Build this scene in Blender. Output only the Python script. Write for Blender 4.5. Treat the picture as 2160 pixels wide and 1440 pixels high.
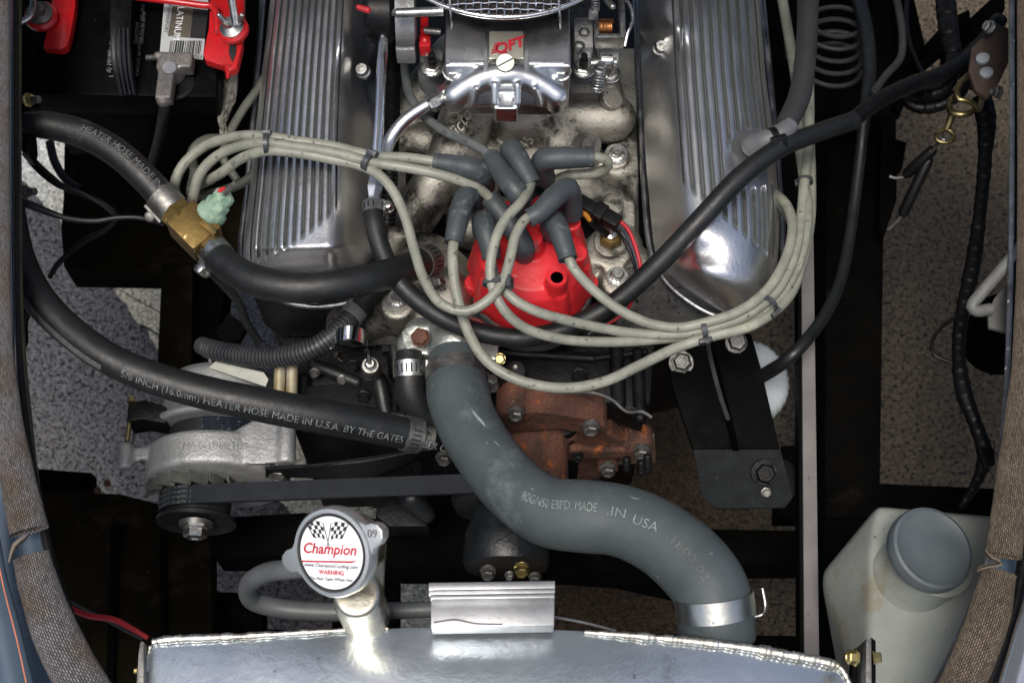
import bpy, bmesh, math, random
from mathutils import Vector, Matrix, noise
random.seed(7)
V = Vector
for o in list(bpy.data.objects): bpy.data.objects.remove(o)
SC = bpy.context.scene
COL = SC.collection

# ------------------------------------------------------------------ camera, sky, sun, exposure
TILT = math.radians(25); DIST = 1.11; FOC = 50.0
CF = V((0, math.sin(TILT), -math.cos(TILT))); CR = V((1, 0, 0)); CU = V((0, math.cos(TILT), math.sin(TILT)))
CAM = -CF*DIST
cam = bpy.data.cameras.new('camera'); cam.lens = FOC; cam.sensor_width = 36; cam.clip_end = 200; cam.clip_start = 0.01
cam.dof.use_dof = True; cam.dof.focus_distance = DIST; cam.dof.aperture_fstop = 14
camo = bpy.data.objects.new('camera', cam); COL.objects.link(camo)
camo.location = CAM; camo.rotation_euler = (TILT, 0, 0); SC.camera = camo
SC.render.resolution_x = 1024; SC.render.resolution_y = 682
W = bpy.data.worlds.new("World"); SC.world = W; W.use_nodes = True
SUN_EL = math.radians(72); SUN_AZ = math.radians(205)
nt = W.node_tree; bg = nt.nodes['Background']
sky = nt.nodes.new('ShaderNodeTexSky'); sky.sky_type = 'NISHITA'; sky.sun_disc = False
sky.sun_elevation = SUN_EL; sky.sun_rotation = SUN_AZ; sky.air_density = 0.8; sky.dust_density = 5.0; sky.ozone_density = 0.4
nt.links.new(sky.outputs[0], bg.inputs[0]); bg.inputs[1].default_value = 0.125
sl = bpy.data.lights.new('sun', 'SUN'); sl.energy = 2.5; sl.angle = math.radians(20); sl.color = (1, .96, .9)
so = bpy.data.objects.new('sun', sl); COL.objects.link(so)
sd = V((math.sin(SUN_AZ)*math.cos(SUN_EL), math.cos(SUN_AZ)*math.cos(SUN_EL), math.sin(SUN_EL)))
so.rotation_euler = sd.to_track_quat('Z', 'Y').to_euler(); so.location = sd*3
SC.view_settings.view_transform = 'Standard'; SC.view_settings.look = 'None'
SC.view_settings.exposure = 0.22; SC.view_settings.gamma = 1.0

# ------------------------------------------------------------------ places: a photo point at a height, a photo length at a place
K = 0.72/2160
def P(px, py, z):
    d = CF + CR*((px-1080)*K) - CU*((py-720)*K)
    return CAM + d*((z-CAM.z)/d.z)
def PY(px, py, y):
    d = CF + CR*((px-1080)*K) - CU*((py-720)*K)
    return CAM + d*((y-CAM.y)/d.y)
def L(px, pt): return px*K*(V(pt)-CAM).dot(CF)      # pixels -> metres at that place
X, Y, Z = V((1,0,0)), V((0,1,0)), V((0,0,1))

# ------------------------------------------------------------------ materials
MATS = {}
def mat(name, c1, c2=None, rough=.5, rough2=None, metal=0, ns=60, nd=4, bump=0, bs=200, spots=None, spots_s=300, spots_t=.62,
        coat=0, aniso=0, mask=None, mask_rough=None, sub=0, trans=0, wave=None, lo=.35, hi=.65, stain=None, stain_s=25, stain_t=.6, spec=.5):
    if name in MATS: return MATS[name]
    m = bpy.data.materials.new(name); m.use_nodes = True; t = m.node_tree; N = t.nodes; Lk = t.links.new
    b = N['Principled BSDF']
    def rgb(c): return (c[0], c[1], c[2], 1)
    tc = N.new('ShaderNodeTexCoord')
    n = N.new('ShaderNodeTexNoise'); n.inputs['Scale'].default_value = ns; n.inputs['Detail'].default_value = nd; n.inputs['Roughness'].default_value=.6
    Lk(tc.outputs['Object'], n.inputs['Vector'])
    mr = N.new('ShaderNodeMapRange'); mr.inputs[1].default_value = lo; mr.inputs[2].default_value = hi; Lk(n.outputs['Fac'], mr.inputs[0])
    mx = N.new('ShaderNodeMix'); mx.data_type = 'RGBA'
    mx.inputs[6].default_value = rgb(c1); mx.inputs[7].default_value = rgb(c2 or [v*.7 for v in c1]); Lk(mr.outputs[0], mx.inputs[0])
    col = mx.outputs[2]
    rr = N.new('ShaderNodeMapRange'); rr.inputs[3].default_value = rough; rr.inputs[4].default_value = rough2 if rough2 is not None else min(1, rough+.12)
    n2 = N.new('ShaderNodeTexNoise'); n2.inputs['Scale'].default_value = ns*2.3; n2.inputs['Detail'].default_value = 5; Lk(tc.outputs['Object'], n2.inputs['Vector'])
    Lk(n2.outputs['Fac'], rr.inputs[0]); rr.inputs[1].default_value = .3; rr.inputs[2].default_value = .7
    ro = rr.outputs[0]
    if stain:
        s = N.new('ShaderNodeTexNoise'); s.inputs['Scale'].default_value = stain_s; s.inputs['Detail'].default_value = 8; s.inputs['Roughness'].default_value = .7
        Lk(tc.outputs['Object'], s.inputs['Vector'])
        sr = N.new('ShaderNodeMapRange'); sr.inputs[1].default_value = stain_t; sr.inputs[2].default_value = stain_t+.08; Lk(s.outputs['Fac'], sr.inputs[0])
        m2 = N.new('ShaderNodeMix'); m2.data_type = 'RGBA'; m2.inputs[7].default_value = rgb(stain); Lk(sr.outputs[0], m2.inputs[0]); Lk(col, m2.inputs[6]); col = m2.outputs[2]
    if spots:
        v = N.new('ShaderNodeTexNoise'); v.inputs['Scale'].default_value = spots_s; v.inputs['Detail'].default_value = 2; Lk(tc.outputs['Object'], v.inputs['Vector'])
        vr = N.new('ShaderNodeMapRange'); vr.inputs[1].default_value = spots_t; vr.inputs[2].default_value = spots_t+.05; Lk(v.outputs['Fac'], vr.inputs[0])
        m3 = N.new('ShaderNodeMix'); m3.data_type = 'RGBA'; m3.inputs[7].default_value = rgb(spots); Lk(vr.outputs[0], m3.inputs[0]); Lk(col, m3.inputs[6]); col = m3.outputs[2]
    if mask:
        a = N.new('ShaderNodeAttribute'); a.attribute_name = 'mask'
        m4 = N.new('ShaderNodeMix'); m4.data_type = 'RGBA'; m4.inputs[7].default_value = rgb(mask); Lk(a.outputs['Fac'], m4.inputs[0]); Lk(col, m4.inputs[6]); col = m4.outputs[2]
        m5 = N.new('ShaderNodeMix'); m5.data_type = 'FLOAT'; m5.inputs[3].default_value = mask_rough; Lk(a.outputs['Fac'], m5.inputs[0]); Lk(ro, m5.inputs[2]); ro = m5.outputs[0]
    Lk(col, b.inputs['Base Color']); Lk(ro, b.inputs['Roughness'])
    b.inputs['Metallic'].default_value = metal; b.inputs['Coat Weight'].default_value = coat
    b.inputs['Coat Roughness'].default_value = .15
    b.inputs['Specular IOR Level'].default_value = spec
    if sub: b.inputs['Subsurface Weight'].default_value = sub; b.inputs['Subsurface Radius'].default_value = (.01,.01,.01)
    if trans: b.inputs['Transmission Weight'].default_value = trans
    h = None
    if bump:
        bn = N.new('ShaderNodeTexNoise'); bn.inputs['Scale'].default_value = bs; bn.inputs['Detail'].default_value = 6; bn.inputs['Roughness'].default_value=.65
        Lk(tc.outputs['Object'], bn.inputs['Vector']); h = bn.outputs['Fac']
        bu = N.new('ShaderNodeBump'); bu.inputs['Strength'].default_value = 1; bu.inputs['Distance'].default_value = bump
        Lk(h, bu.inputs['Height']); Lk(bu.outputs[0], b.inputs['Normal'])
    if wave:
        w = N.new('ShaderNodeTexWave'); w.inputs['Scale'].default_value = wave[0]; w.inputs['Distortion'].default_value = wave[2]
        w.bands_direction = 'X'; Lk(tc.outputs['UV'], w.inputs['Vector'])
        b2 = N.new('ShaderNodeBump'); b2.inputs['Distance'].default_value = wave[1]; Lk(w.outputs['Fac'], b2.inputs['Height'])
        if bump: Lk(bu.outputs[0], b2.inputs['Normal'])
        Lk(b2.outputs[0], b.inputs['Normal'])
    MATS[name] = m; return m

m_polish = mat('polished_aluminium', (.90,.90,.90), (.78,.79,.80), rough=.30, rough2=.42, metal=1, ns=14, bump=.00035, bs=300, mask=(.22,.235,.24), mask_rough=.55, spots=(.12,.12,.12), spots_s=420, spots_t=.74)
m_polside = mat('tarnished_aluminium', (.45,.46,.47), (.2,.21,.22), rough=.25, rough2=.5, metal=1, ns=25, bump=.0004, bs=180)
m_cast = mat('cast_aluminium', (.47,.455,.40), (.24,.235,.205), rough=.36, rough2=.58, metal=.95, ns=18, nd=8, bump=.0009, bs=420, stain=(.05,.05,.043), stain_s=18, stain_t=.53, spots=(.05,.05,.04), spots_s=260, spots_t=.67)
m_castd = mat('grimy_cast_metal', (.16,.16,.15), (.07,.07,.07), rough=.5, rough2=.7, metal=.6, ns=30, bump=.0010, bs=300, spots=(.03,.03,.03), spots_s=200, spots_t=.6)
m_block = mat('black_engine_paint', (.006,.007,.008), (.002,.002,.0025), rough=.35, rough2=.6, ns=30, bump=.0008, bs=220, spots=(.07,.08,.08), spots_s=380, spots_t=.74, spec=.25)
m_black = mat('black_coated_steel', (.0022,.0026,.003), (.001,.0011,.0012), rough=.6, rough2=.8, ns=40, bump=.0004, bs=500, spots=(.06,.07,.08), spots_s=420, spots_t=.77, spec=.06)
m_dark = mat('underbody_grime', (.0025,.0023,.002), (.001,.001,.001), rough=.8, rough2=.95, ns=22, bump=.002, bs=90, stain=(.007,.006,.004), stain_s=12, stain_t=.58, spec=.05)
m_chrome = mat('bright_chrome', (.82,.83,.84), (.74,.75,.76), rough=.07, rough2=.14, metal=1, ns=40, bump=.0001, bs=300)
m_carb = mat('polished_carburettor_alloy', (.84,.85,.86), (.64,.66,.67), rough=.24, rough2=.38, metal=1, ns=18, bump=.00022, bs=200, spots=(.45,.43,.36), spots_s=240, spots_t=.70)
m_zinc = mat('zinc_plated_steel', (.56,.57,.56), (.36,.36,.34), rough=.25, rough2=.42, metal=1, ns=120, bump=.0002, bs=500)
m_zincd = mat('dull_steel', (.25,.25,.24), (.12,.12,.11), rough=.4, rough2=.6, metal=.9, ns=90, bump=.0003, bs=400)
m_gold = mat('yellow_zinc_steel', (.55,.45,.18), (.38,.33,.16), rough=.28, rough2=.4, metal=1, ns=90, bump=.0002, bs=300)
m_brass = mat('tarnished_brass', (.17,.115,.035), (.10,.068,.022), rough=.4, rough2=.6, metal=.75, ns=60, bump=.0003, bs=300, spots=(.5,.4,.2), spots_s=250, spots_t=.68)
m_verd = mat('green_verdigris', (.30,.42,.31), (.14,.25,.18), rough=.85, rough2=.95, ns=110, bump=.0025, bs=260, stain=(.40,.36,.16), stain_s=60, stain_t=.62)
m_rust = mat('rusted_cast_iron', (.15,.058,.034), (.045,.022,.015), rough=.6, rough2=.95, ns=38, nd=9, bump=.0028, bs=240, stain=(.30,.085,.018), stain_s=45, stain_t=.58, spots=(.30,.24,.18), spots_s=420, spots_t=.71)
m_rubber = mat('black_rubber_hose', (.009,.0105,.011), (.005,.006,.0065), rough=.40, rough2=.56, ns=45, bump=.0003, bs=300, spots=(.20,.20,.19), spots_s=400, spots_t=.765, stain=(.028,.03,.029), stain_s=30, stain_t=.62)
m_grub = mat('dusty_grey_rubber', (.058,.074,.078), (.036,.047,.051), rough=.5, rough2=.7, ns=18, bump=.0003, bs=260, stain=(.088,.107,.112), stain_s=9, stain_t=.57, spots=(.30,.33,.33), spots_s=210, spots_t=.745)
m_boot = mat('grey_silicone_boot', (.050,.060,.066), (.033,.040,.045), rough=.45, rough2=.6, ns=40, bump=.0003, bs=220, stain=(.10,.11,.112), stain_s=45, stain_t=.60)
m_wire = mat('sage_grey_silicone_wire', (.25,.258,.212), (.170,.176,.146), rough=.42, rough2=.58, ns=50, bump=.0002, bs=200, spots=(.08,.08,.065), spots_s=200, spots_t=.66, stain=(.29,.305,.24), stain_s=20, stain_t=.58, coat=.1)
m_wired = mat('shaded_grey_cable', (.085,.09,.075), (.055,.06,.05), rough=.5, ns=50, spots=(.05,.05,.05), spots_s=260, spots_t=.66)  # darker copy of the wire grey, shade put into its colour
m_blackpl = mat('black_plastic', (.004,.004,.0045), (.002,.002,.0025), rough=.38, rough2=.5, ns=60, bump=.0002, bs=300, spots=(.12,.12,.12), spots_s=500, spots_t=.76, spec=.3)
m_greypl = mat('grey_plastic', (.12,.125,.13), (.09,.095,.10), rough=.4, rough2=.5, ns=50, bump=.0002, bs=300)
m_tie = mat('zip_tie_plastic', (.05,.057,.062), (.03,.035,.04), rough=.4, ns=60)
m_red = mat('red_moulded_plastic', (.66,.022,.03), (.52,.016,.022), rough=.33, rough2=.5, ns=35, bump=.00035, bs=160, spots=(.62,.16,.15), spots_s=200, spots_t=.73, sub=.1)
m_redp = mat('red_enamel', (.52,.012,.016), (.38,.010,.012), rough=.25, rough2=.4, ns=40, bump=.0003, bs=120, coat=.4)
m_redw = mat('red_wire_plastic', (.50,.02,.03), rough=.35)
m_orw = mat('orange_wire_plastic', (.55,.22,.02), rough=.35)
m_silver = mat('silver_painted_casting', (.40,.41,.41), (.31,.32,.32), rough=.4, rough2=.55, metal=.55, ns=60, bump=.0009, bs=330, spots=(.6,.6,.6), spots_s=260, spots_t=.72)
m_tank = mat('brushed_radiator_aluminium', (.58,.64,.68), (.44,.49,.53), rough=.17, rough2=.27, metal=.9, ns=9, nd=9, bump=.0003, bs=120, spots=(.22,.23,.24), spots_s=130, spots_t=.72, stain=(.27,.28,.26), stain_s=7, stain_t=.58)
m_tankd = mat('hazed_yellowed_aluminium', (.40,.38,.24), (.30,.31,.25), rough=.4, metal=.8, ns=40, nd=8, bump=.0003, bs=120)
m_weld = mat('weld_bead_metal', (.58,.58,.55), (.36,.34,.28), rough=.3, rough2=.5, metal=1, ns=60, bump=.0006, bs=200)
m_cloth = mat('woven_seal_cloth', (.26,.235,.20), (.14,.125,.105), rough=.9, ns=120, bump=.0006, bs=500, stain=(.20,.155,.10), stain_s=14, stain_t=.52)
m_paint = mat('blue_grey_car_paint', (.055,.085,.12), (.045,.07,.10), rough=.2, ns=8, coat=1)
m_bottle = mat('cloudy_white_plastic', (.25,.272,.25), (.19,.208,.19), rough=.45, rough2=.6, ns=14, bump=.0005, bs=60, stain=(.175,.165,.125), stain_s=16, stain_t=.57, spots=(.04,.04,.035), spots_s=190, spots_t=.72, sub=.2)
m_white = mat('white_print_paper', (.78,.80,.82), (.72,.74,.76), rough=.4)
m_filter = mat('pale_blue_filter_paint', (.42,.47,.50), (.34,.39,.42), rough=.45, ns=30, bump=.0004, bs=200, spots=(.1,.1,.1), spots_s=300, spots_t=.72)
m_text = mat('pale_print_ink', (.17,.19,.19), (.05,.056,.056), rough=.7, ns=260, lo=.4, hi=.62)
m_textd = mat('faint_print_ink', (.13,.135,.135), (.07,.075,.075), rough=.7, ns=200)
m_inkred = mat('red_print_ink', (.50,.012,.03), rough=.5)
m_inkblk = mat('black_print_ink', (.012,.012,.015), rough=.5)
m_fabric = mat('grey_insulation_felt', (.26,.25,.22), (.10,.10,.09), rough=.95, ns=130, nd=8, bump=.003, bs=160)
m_blue = mat('blue_gasket_rubber', (.03,.13,.55), rough=.4)
m_foam = mat('dark_filter_foam', (.035,.030,.027), (.015,.013,.012), rough=.95, ns=300, bump=.002, bs=500)
m_tail = mat('black_belt_rubber', (.012,.015,.02), (.008,.010,.014), rough=.6, ns=80, bump=.0002, bs=600, spec=.25)
m_spring = mat('grey_coil_steel', (.030,.033,.031), (.02,.022,.02), rough=.55, ns=80)
m_strip = mat('grey_painted_bar', (.15,.143,.143), (.115,.11,.11), rough=.6, ns=30, spots=(.05,.05,.05), spots_s=260, spots_t=.70)
m_copper = mat('copper_wire', (.5,.22,.08), (.3,.14,.05), rough=.35, metal=1, ns=90)

# ------------------------------------------------------------------ objects
def tag(o, label=None, cat=None, group=None, kind=None):
    if label: o['label'] = label
    if cat: o['category'] = cat
    if group: o['group'] = group
    if kind: o['kind'] = kind
    return o
def thing(name, label, cat, at, group=None):
    o = bpy.data.objects.new(name, None); COL.objects.link(o); o.location = at; o.empty_display_size = .01
    tag(o, label, cat, group); return o
def root_of(p):
    while p.parent: p = p.parent
    return p
def finish(me, ang=38):
    me.polygons.foreach_set('use_smooth', [True]*len(me.polygons))
    me.set_sharp_from_angle(angle=math.radians(ang)); me.update()
def obj(name, bm, m, parent=None, label=None, cat=None, group=None, kind=None, bevel=0, ang=38, mesh=None):
    """one mesh object; parts are stored relative to their thing, single things round their own middle"""
    if mesh is None:
        bmesh.ops.recalc_face_normals(bm, faces=bm.faces[:])
        if bevel:
            es = [e for e in bm.edges if len(e.link_faces) == 2 and e.calc_face_angle(0) > math.radians(28)]
            try: bmesh.ops.bevel(bm, geom=es, offset=bevel, segments=2, profile=.6, affect='EDGES', clamp_overlap=True)
            except Exception: pass
        me = bpy.data.meshes.new(name); bm.to_mesh(me); bm.free()
    else: me = mesh
    finish(me, ang)
    me.materials.append(m)
    o = bpy.data.objects.new(name, me); COL.objects.link(o)
    if parent:
        off = root_of(parent).location.copy(); o.parent = parent
    else:
        xs = [v.co for v in me.vertices]
        off = V(((min(c.x for c in xs)+max(c.x for c in xs))/2, (min(c.y for c in xs)+max(c.y for c in xs))/2, min(c.z for c in xs)))
        o.location = off
    me.transform(Matrix.Translation(-off))
    tag(o, label, cat, group, kind); return o
def B(): return bmesh.new()
def frame(n, hint=None):
    n = V(n).normalized(); h = V(hint) if hint is not None else (Z if abs(n.z) < .9 else Y)
    a = (h - n*h.dot(n)).normalized(); return a, n.cross(a).normalized(), n   # a = along hint
def lathe(bm, o, axis, prof, seg=32, hint=None, sx=1, sy=1, caps=True, a0=0, fn=None):
    a, b, n = frame(axis, hint); rings = []
    for r, h in prof:
        ring = []
        for i in range(seg):
            t = a0+2*math.pi*i/seg; rr = r*(fn(t) if fn else 1)
            ring.append(bm.verts.new(V(o)+n*h+a*(rr*math.cos(t)*sx)+b*(rr*math.sin(t)*sy)))
        rings.append(ring)
    for q in range(len(rings)-1):
        for i in range(seg):
            j = (i+1) % seg; bm.faces.new((rings[q][i], rings[q][j], rings[q+1][j], rings[q+1][i]))
    if caps:
        bm.faces.new(rings[0][::-1]); bm.faces.new(rings[-1])
    return rings
def cyl(bm, p0, p1, r0, r1=None, seg=20, **k):
    p0, p1 = V(p0), V(p1); return lathe(bm, p0, p1-p0, [(r0, 0), (r0 if r1 is None else r1, (p1-p0).length)], seg, **k)
def box(bm, c, sx, sy, sz, ax=None):
    a, b, n = ax or (X, Y, Z); vs = []
    for i in (-1, 1):
        for j in (-1, 1):
            for k in (-1, 1): vs.append(bm.verts.new(V(c)+a*(i*sx/2)+b*(j*sy/2)+n*(k*sz/2)))
    for f in ((0,1,3,2),(4,6,7,5),(0,4,5,1),(2,3,7,6),(0,2,6,4),(1,5,7,3)): bm.faces.new([vs[i] for i in f])
def ball(bm, c, r, seg=16, sc=(1,1,1)):
    M_ = Matrix.Translation(c) @ Matrix.Diagonal((r*sc[0], r*sc[1], r*sc[2], 1))
    bmesh.ops.create_uvsphere(bm, u_segments=seg, v_segments=seg//2+2, radius=1, matrix=M_)
def prism(bm, pts, d):
    """pts: a closed outline of world points, d: vector of the thickness"""
    a = [bm.verts.new(p) for p in pts]; b = [bm.verts.new(V(p)+V(d)) for p in pts]; n = len(pts)
    bm.faces.new(a); bm.faces.new(b[::-1])
    for i in range(n): bm.faces.new((a[i], b[i], b[(i+1) % n], a[(i+1) % n]))
def slab(bm, pts, z, h): prism(bm, [P(x, y, z) for x, y in pts], (0, 0, -h))
def hull(bm, pts):
    vs = [bm.verts.new(p) for p in pts]; r = bmesh.ops.convex_hull(bm, input=vs)
    
    for v in vs:
        if v.is_valid and not v.link_faces: bm.verts.remove(v)
def grid(bm, fn, nu, nv, maskfn=None):
    lay = bm.verts.layers.float.new('mask') if maskfn else None; rows = []
    for j in range(nv+1):
        row = []
        for i in range(nu+1):
            v = bm.verts.new(fn(i/nu, j/nv)); row.append(v)
            if lay: v[lay] = maskfn(i/nu, j/nv)
        rows.append(row)
    for j in range(nv):
        for i in range(nu): bm.faces.new((rows[j][i], rows[j][i+1], rows[j+1][i+1], rows[j+1][i]))
    return rows
def lerp_tab(tab, x):
    if x <= tab[0][0]: return tab[0][1]
    for (a, b), (c, d) in zip(tab, tab[1:]):
        if x <= c:
            return b+(d-b)*(x-a)/(c-a)
    return tab[-1][1]
def smooth_tab(tab, x):
    """monotone-ish Catmull-Rom through a table"""
    if x <= tab[0][0]: return tab[0][1]
    for i in range(len(tab)-1):
        a, c = tab[i], tab[i+1]
        if x <= c[0]:
            p = tab[i-1] if i else a; q = tab[i+2] if i+2 < len(tab) else c
            t = (x-a[0])/(c[0]-a[0]); h = c[0]-a[0]
            m0 = (c[1]-p[1])/(c[0]-p[0])*h if c[0] != p[0] else 0; m1 = (q[1]-a[1])/(q[0]-a[0])*h
            return (2*t**3-3*t*t+1)*a[1]+(t**3-2*t*t+t)*m0+(-2*t**3+3*t*t)*c[1]+(t**3-t*t)*m1
    return tab[-1][1]
def sstep(a, b, x):
    t = max(0, min(1, (x-a)/(b-a))); return t*t*(3-2*t)

class Path:
    """a smooth line through photo points (px, py, height[, radius in pixels])"""
    def __init__(s, pts, r=10, step=.004, world=False):
        W3 = []; R = []
        for q in pts:
            if world: w, rr = V(q[0]), q[1]
            else: w = P(q[0], q[1], q[2]); rr = L(q[3] if len(q) > 3 else r, w)
            W3.append(w); R.append(rr)
        s.p = []; s.r = []; n = len(W3)
        for i in range(n-1):
            p0 = W3[i-1] if i else W3[0]*2-W3[1]; p1 = W3[i]; p2 = W3[i+1]; p3 = W3[i+2] if i+2 < n else W3[i+1]*2-W3[i]
            d0, d1, d2 = [max(1e-6, (b-a).length)**.5 for a, b in ((p0,p1),(p1,p2),(p2,p3))]
            m1 = (p2-p1)+d1*((p1-p0)/d0-(p2-p0)/(d0+d1)); m2 = (p2-p1)+d1*((p3-p2)/d2-(p3-p1)/(d1+d2))
            k = max(2, int((p2-p1).length/step))
            for j in range(k if i < n-2 else k+1):
                t = j/k; s.p.append((2*t**3-3*t*t+1)*p1+(t**3-2*t*t+t)*m1+(-2*t**3+3*t*t)*p2+(t**3-t*t)*m2)
                u = t*t*(3-2*t); s.r.append(R[i]*(1-u)+R[i+1]*u)
        s.s = [0]
        for a, b in zip(s.p, s.p[1:]): s.s.append(s.s[-1]+(b-a).length)
        s.len = s.s[-1]
    def idx(s, d):
        d = max(0, min(s.len, d)); lo, hi = 0, len(s.s)-1
        while hi-lo > 1:
            m = (lo+hi)//2
            if s.s[m] <= d: lo = m
            else: hi = m
        return lo, (d-s.s[lo])/max(1e-9, s.s[hi]-s.s[lo])
    def at(s, d):
        i, t = s.idx(d); a, b = s.p[i], s.p[i+1]
        i0, i1 = max(0, i-1), min(len(s.p)-1, i+2)
        T = (s.p[i1]-s.p[i0]).normalized()
        if d < 0: return s.p[0]+T*d, T, s.r[0]
        if d > s.len: return s.p[-1]+T*(d-s.len), T, s.r[-1]
        return a.lerp(b, t), T, s.r[i]*(1-t)+s.r[i+1]*t
    def near(s, px, py):
        best = 0; bd = 1e9
        for i, p in enumerate(s.p):
            v = p-CAM; dz = v.dot(CF); x = v.dot(CR)/dz/K+1080; y = 720-v.dot(CU)/dz/K
            d = (x-px)**2+(y-py)**2
            if d < bd: bd = d; best = s.s[i]
        return best
    def fr(s, d):
        p, T, r = s.at(d); n = CAM-p; n = (n-T*n.dot(T)).normalized(); return p, T, n, n.cross(T).normalized(), r
def tube(bm, path, seg=18, a=0, b=None, dr=0, rfn=None, flat=1, caps=True, uv=True, inner=None, round_end=0):
    b = path.len if b is None else b
    ds = [a]+[s for s in path.s if a+1e-5 < s < b-1e-5]+[b]
    if round_end:
        r_ = path.at(b)[2]; extra = [b-r_*.9*(1-math.sin(t*math.pi/2/6)) for t in range(7)]
        ds = [d for d in ds if d < b-r_*.9]+extra
    if rfn:      # dense rings for ribbed tubes
        n = int((b-a)/rfn[0]); ds = [a+(b-a)*i/n for i in range(n+1)]
    uvl = bm.loops.layers.uv.verify() if uv else None
    prevn = None; rings = []
    for q, d in enumerate(ds):
        p, T, r = path.at(d); r += dr
        if rfn: r += rfn[1](d)
        if round_end and d > b-path.at(b)[2]*.9: x = (d-(b-path.at(b)[2]*.9))/(path.at(b)[2]*.9); r *= max(.08, math.sqrt(max(0, 1-x*x)))
        if prevn is None:
            n = CAM-p; n = (n-T*n.dot(T)).normalized()
        else: n = (prevn-T*prevn.dot(T)).normalized()
        prevn = n; m = T.cross(n)
        rings.append([bm.verts.new(p+n*(r*flat*math.cos(2*math.pi*i/seg))+m*(r*math.sin(2*math.pi*i/seg))) for i in range(seg)])
    for q in range(len(rings)-1):
        for i in range(seg):
            j = (i+1) % seg; f = bm.faces.new((rings[q][i], rings[q+1][i], rings[q+1][j], rings[q][j]))
            if uv:
                for lp, (du, iv) in zip(f.loops, ((ds[q], i), (ds[q+1], i), (ds[q+1], i+1), (ds[q], i+1))): lp[uvl].uv = (du, iv/seg*.1)
    if caps: bm.faces.new(rings[0]); bm.faces.new(rings[-1][::-1])
    return rings
def hose(name, pts, r, m, parent=None, seg=18, label=None, cat=None, group=None, **k):
    pa = Path(pts, r); bm = B(); tube(bm, pa, seg, **k); return obj(name, bm, m, parent, label, cat, group), pa
def ring_on(bm, path, d0, w, dr, th, seg=40, flat=1, bulge=0):
    """a closed band round a tube: outer radius r+dr+th"""
    rows = []
    prof = [(-w/2, dr), (-w/2, dr+th), (-w/4, dr+th+bulge), (w/4, dr+th+bulge), (w/2, dr+th), (w/2, dr)]
    p, T, n, m, r = path.fr(d0)
    for x, e in prof:
        rows.append([bm.verts.new(p+T*x+n*((r+e)*flat*math.cos(2*math.pi*i/seg))+m*((r+e)*math.sin(2*math.pi*i/seg))) for i in range(seg)])
    for q in range(len(rows)):
        q2 = (q+1) % len(rows)
        for i in range(seg):
            j = (i+1) % seg; bm.faces.new((rows[q][i], rows[q][j], rows[q2][j], rows[q2][i]))
def clamp(parent, path, d, wpx=26, sa=60, m=None, slots=(-40, 40), screw=12, sdir=1, lift=1.0, name='hose_clamp'):
    """worm-drive clamp: band, slots, housing and slotted hex screw at angle sa (degrees from the camera side)"""
    m = m or m_zinc; p, T, n, u, r = path.fr(d); w = L(wpx, p); th = L(3, p)
    bm = B(); ring_on(bm, path, d, w, L(1, p), th)
    c = obj(name, bm, m, parent)
    if slots:
        bm = B(); k = L(9, p)/r
        ang = math.radians(slots[0])
        while ang < math.radians(slots[1]):
            q = n*math.cos(ang)+u*math.sin(ang)
            box(bm, p+q*(r+th+L(1.6, p)), w*.55, L(3.4, p), L(1.5, p), (T, q.cross(T), q)); ang += k
        obj('band_slots', bm, m_inkblk, c, kind='stuff')
    if screw:
        a = math.radians(sa); q = n*math.cos(a)+u*math.sin(a); t = q.cross(T)*sdir; s = L(screw, p)
        c0 = p+q*(r+th+s*lift)
        bm = B(); lathe(bm, c0-t*s*1.1, t, [(s*.5,0),(s*.95,s*.15),(s*.95,s*1.7),(s*.6,s*1.9)], 16); box(bm, c0-q*s*.75, w*1.05, s*1.9, s*.5, (T, t, q))
        obj('screw_housing', bm, m, c, bevel=s*.1)
        bm = B(); lathe(bm, c0+t*s*.8, t, [(s*.6,0),(s*1.05,s*.1),(s*1.05,s*.25),(s*.85,s*.3),(s*.85,s*.95),(s*.7,s*1.08)], 6)
        sc = obj('clamp_screw', bm, m, c)
        bm = B(); box(bm, c0+t*s*1.9, s*1.3, s*.25, s*.1, (frame(t)[0], frame(t)[1], t)); obj('screw_slot', bm, m_inkblk, sc)
    return c
def bolt(parent, at, axis, rpx, m=None, washer=1.5, h=.9, name='bolt', seg=6, wm=None, spin=.3, dome=False, label=None, notch=False):
    m = m or m_zinc; at = V(at); r = L(rpx, at); bm = B(); a, b, n = frame(axis)
    hh = r*h*1.2
    prof = [(r*1.3, 0), (r*1.3, r*.18), (r*1.02, r*.3), (r*1.02, hh*.85), (r*.86, hh), (r*.55, hh*1.0), (r*.5, hh*.93)] if not dome else [(r*1.05,0),(r*1.05,hh*.5),(r*.8,hh*.9),(r*.3,hh)]
    fn = (lambda t: 1-.10*(.5+.5*math.cos(12*t))) if notch else None
    lathe(bm, at, n, prof, 48 if notch else (seg if not dome else 20), a0=spin, fn=fn)
    bo = obj(name, bm, m, parent, label=label, ang=30)
    if washer:
        bm = B(); R = r*washer; lathe(bm, at-n*r*.28, n, [(R*.96,0),(R,r*.06),(R,r*.22),(R*.96,r*.28)], 28); obj('washer', bm, wm or m, bo)
    return bo
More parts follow.
